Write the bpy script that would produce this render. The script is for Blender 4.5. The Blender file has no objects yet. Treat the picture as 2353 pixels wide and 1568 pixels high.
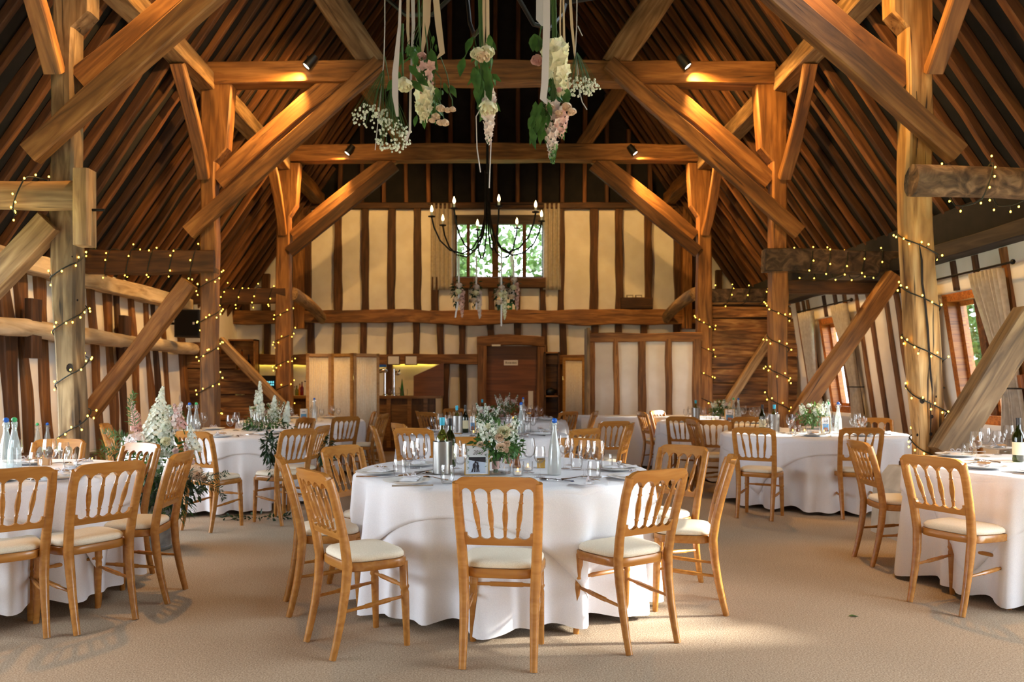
import bpy, math, random
from mathutils import Vector, Matrix, noise
C = bpy.context.scene.collection
SC = bpy.context.scene
rnd = random.Random(11)
PI = math.pi
F, CX, HY, EYE = 1780.0, 1135.0, 882.0, 1.33      # focal length in px, vanishing point, eye height (m)
def P(px, py, Y): return Vector(((px-CX)*Y/F, Y, EYE+(HY-py)*Y/F))
def V(*a): return Vector(a)

# ---------------------------------------------------------------- camera, world, sun, exposure
cam = bpy.data.cameras.new('camera'); camo = bpy.data.objects.new('camera', cam); C.objects.link(camo)
camo.location = (0, 0, EYE); camo.rotation_euler = (PI/2, 0, 0)
cam.sensor_width = 36; cam.lens = 36*F/2353
cam.shift_x = (1176.5-CX)/2353; cam.shift_y = (HY-784)/2353
cam.clip_start = .05; cam.clip_end = 200
cam.dof.use_dof = True; cam.dof.focus_distance = 4.3; cam.dof.aperture_fstop = 3.2
SC.camera = camo
SC.view_settings.view_transform = 'Standard'; SC.view_settings.look = 'None'
SC.view_settings.gamma = 1; SC.view_settings.use_curve_mapping = False
SC.view_settings.exposure = 0.0
SKY = 16.5
w = bpy.data.worlds.new('sky'); SC.world = w; w.use_nodes = True
bg = w.node_tree.nodes['Background']; bg.inputs[0].default_value = (.80, .90, 1, 1); bg.inputs[1].default_value = SKY
def lamp(name, kind, loc, energy, color, parent=None, **k):
    l = bpy.data.lights.new(name, kind); l.energy = energy; l.color = color
    for a, b in k.items(): setattr(l, a, b)
    o = bpy.data.objects.new(name, l); C.objects.link(o); o.location = loc
    if parent: o.parent = parent
    return o
def aim(o, target):
    o.rotation_euler = (Vector(target)-o.location).to_track_quat('-Z', 'Y').to_euler()
sun = lamp('sun', 'SUN', (12, 5, 8), 34.0, (1, .93, .84), angle=math.radians(6)); aim(sun, (12-9, 5-.9, 8-3.7))
def portal(name, loc, rot, sx, sy):
    o = lamp(name, 'AREA', loc, 1, (1, 1, 1), shape='RECTANGLE', size=sx, size_y=sy); o.rotation_euler = rot
    o.data.cycles.is_portal = True
cy = SC.cycles
cy.max_bounces = 7; cy.diffuse_bounces = 4; cy.glossy_bounces = 3; cy.transmission_bounces = 4; cy.transparent_max_bounces = 14
cy.caustics_reflective = False; cy.caustics_refractive = False; cy.sample_clamp_indirect = 4; cy.sample_clamp_direct = 0
cy.use_denoising = True; cy.use_adaptive_sampling = True; cy.adaptive_threshold = .02; cy.use_light_tree = True

# ---------------------------------------------------------------- materials
def lin(c): return tuple(((x/255)/12.92 if x/255 <= .04045 else ((x/255+.055)/1.055)**2.4) for x in c)+(1,)
class N:
    def __init__(s, name):
        s.m = bpy.data.materials.new(name); s.m.use_nodes = True; s.t = s.m.node_tree
        s.p = s.t.nodes['Principled BSDF']; s.out = s.t.nodes['Material Output']
    def n(s, typ, **k):
        x = s.t.nodes.new(typ)
        for a, b in k.items():
            if a in ('i',):
                for q, v in b.items(): x.inputs[q].default_value = v
            else: setattr(x, a, b)
        return x
    def l(s, a, b): s.t.links.new(a, b)
    def ramp(s, stops):
        r = s.n('ShaderNodeValToRGB'); e = r.color_ramp.elements
        while len(e) < len(stops): e.new(.5)
        for k, (p, c) in zip(e, stops): k.position = p; k.color = c
        return r
def simple(name, col, rough=.5, metal=0, **k):
    a = N(name); a.p.inputs['Base Color'].default_value = lin(col); a.p.inputs['Roughness'].default_value = rough
    a.p.inputs['Metallic'].default_value = metal
    for q, v in k.items(): a.p.inputs[q.replace('_', ' ')].default_value = v
    return a.m
def wood(name, dark, mid, light, rough=.6, sx=1.3, sy=13, bump=.35, var=.25, blotch=.6, cracks=0):
    a = N(name); tc = a.n('ShaderNodeTexCoord'); oi = a.n('ShaderNodeObjectInfo')
    mp = a.n('ShaderNodeMapping'); mp.inputs['Scale'].default_value = (sx, sy, sy)
    mu = a.n('ShaderNodeMath', operation='MULTIPLY'); mu.inputs[1].default_value = 40; a.l(oi.outputs['Random'], mu.inputs[0])
    cb = a.n('ShaderNodeCombineXYZ'); [a.l(mu.outputs[0], cb.inputs[q]) for q in (0, 1, 2)]
    a.l(tc.outputs['Object'], mp.inputs['Vector']); a.l(cb.outputs[0], mp.inputs['Location'])
    n1 = a.n('ShaderNodeTexNoise'); n1.inputs['Scale'].default_value = 1; n1.inputs['Detail'].default_value = 5; n1.inputs['Distortion'].default_value = 1.2
    a.l(mp.outputs[0], n1.inputs['Vector'])
    r = a.ramp([(.3, lin(dark)), (.5, lin(mid)), (.72, lin(light))]); a.l(n1.outputs[0], r.inputs[0])
    mp2 = a.n('ShaderNodeMapping'); mp2.inputs['Scale'].default_value = (1.1, 3.2, 3.2); a.l(tc.outputs['Object'], mp2.inputs['Vector']); a.l(cb.outputs[0], mp2.inputs['Location'])
    n2 = a.n('ShaderNodeTexNoise'); n2.inputs['Scale'].default_value = 1.3; n2.inputs['Detail'].default_value = 3; a.l(mp2.outputs[0], n2.inputs['Vector'])
    r2 = a.ramp([(.35, (.45, .45, .45, 1)), (.62, (1, 1, 1, 1))]); a.l(n2.outputs[0], r2.inputs[0])
    mx = a.n('ShaderNodeMixRGB', blend_type='MULTIPLY'); mx.inputs[0].default_value = blotch; a.l(r.outputs[0], mx.inputs[1]); a.l(r2.outputs[0], mx.inputs[2])
    if cracks:
        m3 = a.n('ShaderNodeMapping'); m3.inputs['Scale'].default_value = (.9, 26, 26); a.l(tc.outputs['Object'], m3.inputs['Vector']); a.l(cb.outputs[0], m3.inputs['Location'])
        n3 = a.n('ShaderNodeTexNoise'); n3.inputs['Scale'].default_value = 1; n3.inputs['Detail'].default_value = 2; n3.inputs['Distortion'].default_value = .8; a.l(m3.outputs[0], n3.inputs['Vector'])
        k3 = 1-cracks; r3 = a.ramp([(.28, (k3*.5, k3*.42, k3*.35, 1)), (.36, (1, 1, 1, 1))]); a.l(n3.outputs[0], r3.inputs[0])
        mq = a.n('ShaderNodeMixRGB', blend_type='MULTIPLY'); mq.inputs[0].default_value = 1; a.l(mx.outputs[0], mq.inputs[1]); a.l(r3.outputs[0], mq.inputs[2]); mx = mq
    hs = a.n('ShaderNodeHueSaturation'); mr = a.n('ShaderNodeMapRange'); mr.inputs[3].default_value = 1-var; mr.inputs[4].default_value = 1+var
    a.l(oi.outputs['Random'], mr.inputs[0]); a.l(mr.outputs[0], hs.inputs['Value']); a.l(mx.outputs[0], hs.inputs['Color']); a.l(hs.outputs[0], a.p.inputs['Base Color'])
    a.p.inputs['Roughness'].default_value = rough
    if bump:
        b = a.n('ShaderNodeBump'); b.inputs['Strength'].default_value = bump; b.inputs['Distance'].default_value = .01
        a.l(n1.outputs[0], b.inputs['Height']); a.l(b.outputs[0], a.p.inputs['Normal'])
    return a.m
def noisy(name, c1, c2, scale, rough=.9, bump=.2, dist=.004, detail=3, **k):
    a = N(name); tc = a.n('ShaderNodeTexCoord'); n1 = a.n('ShaderNodeTexNoise'); n1.inputs['Scale'].default_value = scale; n1.inputs['Detail'].default_value = detail
    a.l(tc.outputs['Object'], n1.inputs['Vector']); r = a.ramp([(.35, lin(c1)), (.65, lin(c2))]); a.l(n1.outputs[0], r.inputs[0]); a.l(r.outputs[0], a.p.inputs['Base Color'])
    a.p.inputs['Roughness'].default_value = rough
    if bump:
        b = a.n('ShaderNodeBump'); b.inputs['Strength'].default_value = bump; b.inputs['Distance'].default_value = dist; a.l(n1.outputs[0], b.inputs['Height']); a.l(b.outputs[0], a.p.inputs['Normal'])
    for q, v in k.items(): a.p.inputs[q.replace('_', ' ')].default_value = v
    return a.m
def glassm(name, tint=(1, 1, 1), lo=.028, hi=.55, rough=.0, body=None, bodyf=0):
    a = N(name); a.t.nodes.remove(a.p)
    tr = a.n('ShaderNodeBsdfTransparent'); tr.inputs[0].default_value = (*tint, 1)
    gl = a.n('ShaderNodeBsdfGlossy'); gl.inputs['Roughness'].default_value = rough; gl.inputs[0].default_value = (1, 1, 1, 1)
    lw = a.n('ShaderNodeLayerWeight'); lw.inputs[0].default_value = .5
    pw = a.n('ShaderNodeMath', operation='POWER'); pw.inputs[1].default_value = 2.6; a.l(lw.outputs['Facing'], pw.inputs[0])
    mr = a.n('ShaderNodeMapRange'); mr.inputs[3].default_value = lo; mr.inputs[4].default_value = hi; a.l(pw.outputs[0], mr.inputs[0])
    mc = a.n('ShaderNodeMixRGB'); mc.inputs[1].default_value = (*tint, 1); mc.inputs[2].default_value = (*[q*.6 for q in tint], 1); a.l(pw.outputs[0], mc.inputs[0]); a.l(mc.outputs[0], tr.inputs[0])
    base = tr.outputs[0]
    if body:
        df = a.n('ShaderNodeBsdfDiffuse'); df.inputs[0].default_value = lin(body)
        tl = a.n('ShaderNodeBsdfTranslucent'); tl.inputs[0].default_value = lin(body)
        m0 = a.n('ShaderNodeMixShader'); m0.inputs[0].default_value = .5; a.l(df.outputs[0], m0.inputs[1]); a.l(tl.outputs[0], m0.inputs[2])
        m1 = a.n('ShaderNodeMixShader'); m1.inputs[0].default_value = bodyf; a.l(base, m1.inputs[1]); a.l(m0.outputs[0], m1.inputs[2]); base = m1.outputs[0]
    ms = a.n('ShaderNodeMixShader'); a.l(mr.outputs[0], ms.inputs[0]); a.l(base, ms.inputs[1]); a.l(gl.outputs[0], ms.inputs[2]); a.l(ms.outputs[0], a.out.inputs[0])
    return a.m
def emit(name, col, strength):
    a = N(name); a.p.inputs['Base Color'].default_value = lin(col); a.p.inputs['Emission Color'].default_value = lin(col); a.p.inputs['Emission Strength'].default_value = strength
    return a.m
def petalm(name, col, col2, rough=.6, trans=.25):
    a = N(name); oi = a.n('ShaderNodeTexCoord'); n1 = a.n('ShaderNodeTexNoise'); n1.inputs['Scale'].default_value = 18; a.l(oi.outputs['Object'], n1.inputs[0])
    r = a.ramp([(.35, lin(col)), (.65, lin(col2))]); a.l(n1.outputs[0], r.inputs[0]); a.l(r.outputs[0], a.p.inputs['Base Color'])
    a.p.inputs['Roughness'].default_value = rough
    tl = a.n('ShaderNodeBsdfTranslucent'); a.l(r.outputs[0], tl.inputs[0]); mx = a.n('ShaderNodeMixShader'); mx.inputs[0].default_value = trans
    a.l(a.p.outputs[0], mx.inputs[1]); a.l(tl.outputs[0], mx.inputs[2]); a.l(mx.outputs[0], a.out.inputs[0])
    return a.m

M = {}
M['oak'] = wood('aged_oak', (106, 66, 28), (144, 94, 44), (178, 124, 66), .62, cracks=.5)
M['oak_pale'] = wood('pale_oak', (122, 90, 54), (168, 130, 86), (204, 168, 120), .7, blotch=.8, cracks=.5)
M['oak_post'] = wood('golden_post_oak', (116, 74, 34), (192, 144, 84), (222, 184, 128), .7, sx=1.0, sy=9, blotch=.9, cracks=.75)
M['oak_weather'] = wood('weathered_oak', (80, 62, 42), (144, 114, 78), (194, 164, 122), .8, sx=1.4, sy=9, blotch=1, cracks=.7)
M['beam_black'] = wood('dark_wall_plate', (28, 22, 18), (44, 36, 30), (62, 52, 44), .7)
M['oak_dark'] = wood('dark_oak', (64, 38, 16), (88, 54, 24), (114, 74, 36), .7, cracks=.4)
M['rafter'] = wood('rafter_wood', (68, 38, 14), (96, 56, 22), (126, 80, 36), .75, var=.4)
M['bark'] = wood('bark_log', (40, 28, 20), (92, 70, 50), (140, 112, 84), .85, sx=7, sy=9, bump=.8)
M['stud'] = wood('wall_stud', (62, 36, 14), (84, 50, 22), (110, 70, 34), .7, var=.3)
M['stud_light'] = wood('orange_wall_stud', (92, 56, 24), (126, 80, 36), (158, 108, 56), .7, var=.25)
M['birch'] = wood('pale_birch_log', (150, 124, 94), (196, 172, 138), (224, 204, 174), .75, sx=1.2, sy=8, blotch=.7)
M['plank'] = wood('waney_plank', (80, 46, 18), (150, 98, 48), (200, 150, 88), .65, sx=1.6, sy=14, var=.5, blotch=.95, cracks=.5)
M['chair'] = wood('beech_varnish', (160, 102, 42), (172, 114, 50), (186, 128, 62), .26, sx=2, sy=22, bump=.0, var=.08, blotch=.15)
M['joinery'] = wood('window_joinery', (126, 64, 20), (172, 98, 36), (198, 126, 56), .45, sx=2, sy=30, bump=.1)
M['panel_wood'] = wood('bar_panel', (74, 44, 18), (104, 64, 28), (126, 82, 40), .5, sx=20, sy=1.5, bump=.05, var=.12)
M['bar_wood'] = wood('bar_oak', (110, 72, 34), (150, 102, 52), (176, 126, 70), .4, sx=2, sy=20, bump=.1, var=.15)
M['door_wood'] = wood('door_leaf', (104, 56, 22), (128, 74, 32), (142, 86, 42), .5, sx=.8, sy=14, bump=.05, var=.05, blotch=.3)
M['felt'] = noisy('roof_felt', (14, 12, 11), (26, 22, 20), 6, .95, .3)
M['plaster'] = noisy('white_plaster', (234, 226, 216), (244, 238, 230), 3, .9, .25, .01)
M['stone'] = noisy('rendered_plinth', (186, 174, 156), (214, 204, 188), 5, .9, .3)
M['linen'] = noisy('white_linen', (236, 235, 240), (244, 243, 247), 260, .8, .06, .0006, 1)
M['pad'] = noisy('cream_pad', (222, 210, 188), (234, 224, 204), 220, .85, .1, .0006, 1)

M['screen_wood'] = wood('screen_frame_wood', (168, 116, 52), (184, 132, 64), (196, 146, 78), .45, sx=2, sy=16, bump=0, blotch=.2)
M['screen_cloth'] = noisy('screen_cloth', (226, 212, 190), (236, 224, 204), 30, .85, .1)
M['glass'] = glassm('clear_glass'); M['pane'] = glassm('window_pane', (.96, .98, .97), .04, .4, 0)
M['frost'] = glassm('frosted_glass', (1, 1, 1), .06, .5, .1, (224, 227, 226), .82)
M['water'] = glassm('water_bottle_glass', (.97, 1, 1), .05, .6, .03, (206, 216, 218), .3)
M['green_glass'] = glassm('dark_bottle_glass', (.16, .2, .05), .05, .6); M['olive_glass'] = glassm('olive_bottle_glass', (.5, .55, .18), .05, .6)
M['china'] = simple('white_china', (240, 238, 234), .35); M['steel'] = simple('brushed_steel', (150, 147, 144), .36, 1)
M['chrome'] = simple('chrome', (230, 230, 232), .1, 1); M['iron'] = simple('black_iron', (20, 18, 17), .5, .6)
M['black'] = simple('black_plastic', (14, 14, 16), .5); M['zinc'] = noisy('galvanised_steel', (138, 146, 152), (176, 184, 190), 14, .45, .1, Metallic=.8)
M['brass'] = simple('gold_metal', (214, 170, 90), .28, 1); M['kraft'] = simple('kraft_card', (178, 136, 92), .85); M['paper'] = simple('white_card', (236, 236, 238), .7)
M['blue'] = simple('blue_stopper', (20, 92, 190), .35); M['green'] = simple('green_stopper', (60, 176, 110), .35); M['teal'] = simple('turquoise_capsule', (42, 160, 190), .35)
M['foil'] = simple('black_capsule', (28, 22, 22), .4); M['label'] = simple('cream_label', (226, 212, 172), .8); M['mill'] = wood('mill_wood', (110, 60, 26), (142, 84, 40), (160, 100, 54), .3, sx=8, sy=60, bump=0)
M['wax'] = simple('candle_wax', (240, 230, 214), .5); M['flame'] = emit('flame', (255, 176, 70), 14)
M['bulb'] = emit('candle_bulb', (255, 206, 130), 26); M['fairy'] = emit('fairy_bulb', (255, 190, 60), 16); M['lens'] = emit('spot_lens', (255, 228, 190), 12)
M['led'] = emit('led_strip', (255, 226, 90), 7)
M['leaf'] = petalm('leaf_green', (48, 88, 36), (86, 128, 58), .45, .2); M['leaf2'] = petalm('grey_green_leaf', (92, 118, 84), (124, 148, 110), .5, .2)
M['dleaf'] = petalm('dark_leaf', (20, 44, 22), (40, 72, 34), .4, .15); M['stem'] = simple('flower_stem', (62, 92, 44), .6); M['fern'] = petalm('fern_green', (46, 80, 28), (80, 112, 48), .6, .3)
M['white_fl'] = petalm('white_petal', (226, 230, 214), (240, 242, 232)); M['cream_fl'] = petalm('cream_petal', (232, 226, 190), (242, 238, 214))
M['pink_fl'] = petalm('pink_petal', (216, 168, 160), (232, 194, 186)); M['peach_fl'] = petalm('peach_petal', (238, 212, 186), (246, 228, 208)); M['blush_fl'] = petalm('blush_petal', (224, 204, 200), (236, 220, 214))
M['ribbon'] = simple('satin_ribbon', (206, 200, 204), .4); M['ribbon_c'] = simple('cream_ribbon', (206, 182, 154), .45); M['wire'] = simple('dark_wire', (26, 30, 20), .6)
M['tree_leaf'] = petalm('tree_leaf', (42, 62, 26), (74, 98, 44), .8, .3); M['trunk'] = simple('tree_trunk', (80, 66, 52), .9); M['grass'] = noisy('lawn', (96, 122, 60), (130, 152, 84), 9, .9, 0)
M['exit_green'] = simple('exit_green', (10, 104, 66), .5); M['white'] = simple('white_print', (236, 232, 226), .7); M['grey_print'] = simple('grey_print', (150, 138, 126), .8)
M['dark_print'] = simple('dark_print', (40, 34, 40), .8); M['snow_print'] = simple('snow_print', (190, 202, 220), .8); M['ink'] = simple('ink', (120, 112, 116), .8); M['sprig'] = simple('sprig_print', (120, 142, 120), .8)
M['blue_print'] = simple('sea_print', (90, 150, 200), .8); M['screen'] = emit('till_screen', (120, 220, 235), 1.6); M['skin'] = simple('warm_print', (170, 110, 80), .8)
M['red_glass'] = glassm('red_liquor', (.5, .04, .03), .05, .6); M['amber_glass'] = glassm('amber_liquor', (.9, .5, .08), .05, .6)
def carpet():
    a = N('beige_carpet'); tc = a.n('ShaderNodeTexCoord')
    n1 = a.n('ShaderNodeTexNoise'); n1.inputs['Scale'].default_value = 130; n1.inputs['Detail'].default_value = 3; a.l(tc.outputs['Object'], n1.inputs[0])
    n2 = a.n('ShaderNodeTexNoise'); n2.inputs['Scale'].default_value = 1.1; n2.inputs['Detail'].default_value = 4; a.l(tc.outputs['Object'], n2.inputs[0])
    r = a.ramp([(.3, lin((138, 116, 94))), (.5, lin((176, 152, 126))), (.7, lin((204, 184, 158)))]); a.l(n1.outputs[0], r.inputs[0])
    r2 = a.ramp([(.3, (.86, .86, .86, 1)), (.7, (1, 1, 1, 1))]); a.l(n2.outputs[0], r2.inputs[0])
    m = a.n('ShaderNodeMixRGB', blend_type='MULTIPLY'); m.inputs[0].default_value = 1; a.l(r.outputs[0], m.inputs[1]); a.l(r2.outputs[0], m.inputs[2]); a.l(m.outputs[0], a.p.inputs['Base Color'])
    a.p.inputs['Roughness'].default_value = .95; b = a.n('ShaderNodeBump'); b.inputs['Strength'].default_value = .5; b.inputs['Distance'].default_value = .006; a.l(n1.outputs[0], b.inputs['Height']); a.l(b.outputs[0], a.p.inputs['Normal'])
    return a.m
M['carpet'] = carpet(); M['curtain'] = petalm('curtain_cloth', (216, 206, 192), (232, 224, 212), .85, .45)

# ---------------------------------------------------------------- mesh helpers
class MB:
    def __init__(s): s.v = []; s.f = []; s.mi = []; s.k = 0
    def add(s, vs, fs):
        b = len(s.v); s.v += [tuple(x) for x in vs]
        for f in fs: s.f.append([b+i for i in f]); s.mi.append(s.k)
        return s
    def box(s, c, size, rot=None, bev=0):
        c = Vector(c); hx, hy, hz = (q/2 for q in size); vs = []
        for x in (-hx, hx):
            for y in (-hy, hy):
                for z in (-hz, hz):
                    p = Vector((x, y, z)); vs.append(c+(rot @ p if rot else p))
        return s.add(vs, [(0, 1, 3, 2), (4, 6, 7, 5), (0, 4, 5, 1), (2, 3, 7, 6), (0, 2, 6, 4), (1, 5, 7, 3)])
    def b2(s, x0, x1, y0, y1, z0, z1): return s.box(((x0+x1)/2, (y0+y1)/2, (z0+z1)/2), (abs(x1-x0), abs(y1-y0), abs(z1-z0)))
    def tube(s, pts, r, n=8, cap=True):
        pts = [Vector(p) for p in pts]; m = len(pts); rr = r if isinstance(r, (list, tuple)) else [r]*m
        t0 = (pts[1]-pts[0]).normalized(); u = t0.orthogonal().normalized(); vs = []; fs = []
        for i, p in enumerate(pts):
            t = (pts[min(i+1, m-1)]-pts[max(i-1, 0)]); t = t.normalized() if t.length > 1e-9 else t0
            u = (u-t*u.dot(t)); u = u.normalized() if u.length > 1e-6 else t.orthogonal().normalized(); v = t.cross(u)
            for k in range(n): a = 2*PI*k/n; vs.append(p+(u*math.cos(a)+v*math.sin(a))*rr[i])
        for i in range(m-1):
            for k in range(n): fs.append((i*n+k, i*n+(k+1) % n, (i+1)*n+(k+1) % n, (i+1)*n+k))
        if cap: fs += [tuple(range(n-1, -1, -1)), tuple((m-1)*n+k for k in range(n))]
        return s.add(vs, fs)
    def lathe(s, prof, n=16, o=(0, 0, 0), axis=None, cap0=False, cap1=False):
        o = Vector(o); q = Vector((0, 0, 1)).rotation_difference(Vector(axis)) if axis is not None else None; vs = []; fs = []
        for r, z in prof:
            for k in range(n):
                a = 2*PI*k/n; p = Vector((r*math.cos(a), r*math.sin(a), z)); vs.append(o+(q @ p if q else p))
        m = len(prof)
        for i in range(m-1):
            for k in range(n): fs.append((i*n+k, i*n+(k+1) % n, (i+1)*n+(k+1) % n, (i+1)*n+k))
        if cap0: fs.append(tuple(range(n-1, -1, -1)))
        if cap1: fs.append(tuple((m-1)*n+k for k in range(n)))
        return s.add(vs, fs)
    def strip(s, xs, top, bot, th, bend):   # solid of thickness th between two curves; bend(x,z)->y of mid plane
        n = len(xs); vs = []; fs = []
        for x in xs:
            for z in (bot(x), top(x)):
                y = bend(x, z); vs += [(x, y-th/2, z), (x, y+th/2, z)]
        for i in range(n-1):
            a, b = i*4, i*4+4
            fs += [(a, b, b+2, a+2), (a+1, a+3, b+3, b+1), (a, a+1, b+1, b), (a+2, b+2, b+3, a+3)]
        e = (n-1)*4; fs += [(0, 2, 3, 1), (e, e+1, e+3, e+2)]
        return s.add(vs, fs)
    def ribbon(s, pts, wid, side, th=.0015):
        side = Vector(side).normalized(); vs = []; fs = []
        for i, p in enumerate(pts):
            p = Vector(p); w_ = wid[i] if isinstance(wid, (list, tuple)) else wid; nrm = Vector((side.y, -side.x, 0)) if abs(side.z) < .9 else Vector((0, 1, 0))
            vs += [p-side*w_/2, p+side*w_/2, p+side*w_/2+nrm*th, p-side*w_/2+nrm*th]
        for i in range(len(pts)-1):
            a, b = i*4, i*4+4
            for k in range(4): fs.append((a+k, a+(k+1) % 4, b+(k+1) % 4, b+k))
        fs += [(3, 2, 1, 0), tuple(len(vs)-4+k for k in range(4))]
        return s.add(vs, fs)
    def leaf(s, p, d, nrm, L, W, curl=.15, n=3):
        p = Vector(p); d = Vector(d).normalized(); nrm = Vector(nrm); sd = d.cross(nrm)
        sd = sd.normalized() if sd.length > 1e-6 else d.orthogonal().normalized(); up = sd.cross(d).normalized(); vs = []; fs = []
        prof = {2: (0, 1, 0), 3: (.12, 1, .7, 0), 4: (.1, .75, 1, .6, 0)}[n]
        for i, q in enumerate(prof):
            t = i/(len(prof)-1); c = p+d*L*t-up*curl*L*t*t; vs += [c-sd*W*q/2+up*W*.15*q, c, c+sd*W*q/2+up*W*.15*q]
        for i in range(len(prof)-1):
            a = i*3; fs += [(a, a+1, a+4, a+3), (a+1, a+2, a+5, a+4)]
        return s.add(vs, fs)
    def ball(s, c, r, n=6, m=4, sq=(1, 1, 1)):
        prof = [(math.sin(PI*i/m), -math.cos(PI*i/m)) for i in range(m+1)]; b = len(s.v); s.lathe([(max(a, 1e-4)*r, z*r) for a, z in prof], n)
        for i in range(b, len(s.v)): x, y, z = s.v[i]; s.v[i] = (x*sq[0]+c[0], y*sq[1]+c[1], z*sq[2]+c[2])
        return s
    def mesh(s, name, mats, smooth=True, ang=38):
        me = bpy.data.meshes.new(name); me.from_pydata(s.v, [], s.f)
        mats = mats if isinstance(mats, (list, tuple)) else [mats]
        for m in mats: me.materials.append(M[m] if isinstance(m, str) else m)
        if len(mats) > 1: me.polygons.foreach_set('material_index', s.mi)
        me.update()
        if smooth:
            me.polygons.foreach_set('use_smooth', [True]*len(me.polygons)); me.set_sharp_from_angle(angle=math.radians(ang))
        return me
    def obj(s, name, mats, parent=None, smooth=True, ang=38): return link(name, s.mesh(name, mats, smooth, ang), parent)
def link(name, me, parent=None, mw=None):
    o = bpy.data.objects.new(name, me); C.objects.link(o)
    if parent: o.parent = parent
    if mw is not None: o.matrix_local = mw
    return o
def tag(o, label=None, cat=None, group=None, kind=None):
    for k, v in (('label', label), ('category', cat), ('group', group), ('kind', kind)):
        if v: o[k] = v
    return o
def thing(name, label, cat, loc=(0, 0, 0), rz=0, group=None):
    o = bpy.data.objects.new(name, None); o.empty_display_size = .1; C.objects.link(o); o.location = loc; o.rotation_euler = (0, 0, rz)
    return tag(o, label, cat, group)
KIDS = {}
def freeze(root):      # remember a finished thing's tree so that copies need no scene search
    by = {}
    for o in C.objects:
        if o.parent: by.setdefault(o.parent.name, []).append(o)
    def tree(o): return [(c, tree(c)) for c in by.get(o.name, [])]
    KIDS[root.name] = tree(root); return root
USED = set()
def dup(root, loc, rz=0, label=None, group=None, scale=None):      # first call places the original, later calls place copies
    def rec(lst, par):
        for o, sub in lst:
            c = o.copy(); C.objects.link(c); c.parent = par; rec(sub, c)
    if root.name in USED:
        r = root.copy(); C.objects.link(r); rec(KIDS.get(root.name, []), r)
    else: r = root; USED.add(root.name)
    r.location = loc; r.rotation_euler = (0, 0, rz)
    if scale: r.scale = (scale,)*3 if not isinstance(scale, tuple) else scale
    return tag(r, label, None, group)
def frame(p0, p1, up=None):
    p0, p1 = Vector(p0), Vector(p1); x = (p1-p0).normalized()
    up = Vector(up) if up is not None else (Vector((0, 1, 0)) if abs(x.z) > .9 else Vector((0, 0, 1)))
    z = (up-x*up.dot(x)).normalized(); y = z.cross(x)
    m = Matrix((x, y, z)).transposed().to_4x4(); m.translation = p0; return m
def timber_mesh(L, w_, h, seed=0, wob=.012, chamf=.012, log=False, prof=None, curve=0, step=.3, tap=1.0, name='timber', mat='oak', rings=None):
    r_ = random.Random(seed); mb = MB(); n = max(2, int(L/step)); vs = []; K = 12 if log else 8
    o = [r_.uniform(0, 50) for _ in range(4)]
    ts = [i/n for i in range(n+1)] if rings is None else [r[0] for r in rings]
    for i, t in enumerate(ts):
        nz = lambda k, f=1.4: noise.noise((t*L*f, o[k], k))*wob
        sc = 1+(tap-1)*t
        if rings is not None: y0, y1, z0, z1 = rings[i][1:]; y0 += nz(0); y1 += nz(1); z0 += nz(2); z1 += nz(3)
        else:
            cz = curve*4*t*(1-t); y0, y1, z0, z1 = -w_/2*sc+nz(0), w_/2*sc+nz(1), -h/2*sc+nz(2)+cz, h/2*sc+nz(3)+cz
        if log:
            cy_, cz_, ry, rz_ = (y0+y1)/2, (z0+z1)/2, (y1-y0)/2, (z1-z0)/2
            for k in range(K):
                a = 2*PI*k/K; q = 1+.06*noise.noise((t*L*2, k*1.7, o[0])); vs.append((t*L, cy_+ry*math.cos(a)*q, cz_+rz_*math.sin(a)*q))
        else:
            c = chamf
            for (y, z) in ((y0+c, z0), (y1-c, z0), (y1, z0+c), (y1, z1-c), (y1-c, z1), (y0+c, z1), (y0, z1-c), (y0, z0+c)): vs.append((t*L, y, z))
    m = len(ts); fs = []
    for i in range(m-1):
        for k in range(K): fs.append((i*K+k, i*K+(k+1) % K, (i+1)*K+(k+1) % K, (i+1)*K+k))
    fs += [tuple(range(K-1, -1, -1)), tuple((m-1)*K+k for k in range(K))]
    mb.add(vs, fs); return mb.mesh(name, mat, True, 50 if log else 30)
SEED = [100]
def timber(name, p0, p1, w_, h, mat='oak', parent=None, up=None, label=None, cat=None, group=None, **k):
    SEED[0] += 1; me = timber_mesh((Vector(p1)-Vector(p0)).length, w_, h, SEED[0], name=name, mat=mat, **k)
    o = link(name, me, parent, frame(p0, p1, up)); return tag(o, label, cat, group)
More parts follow.
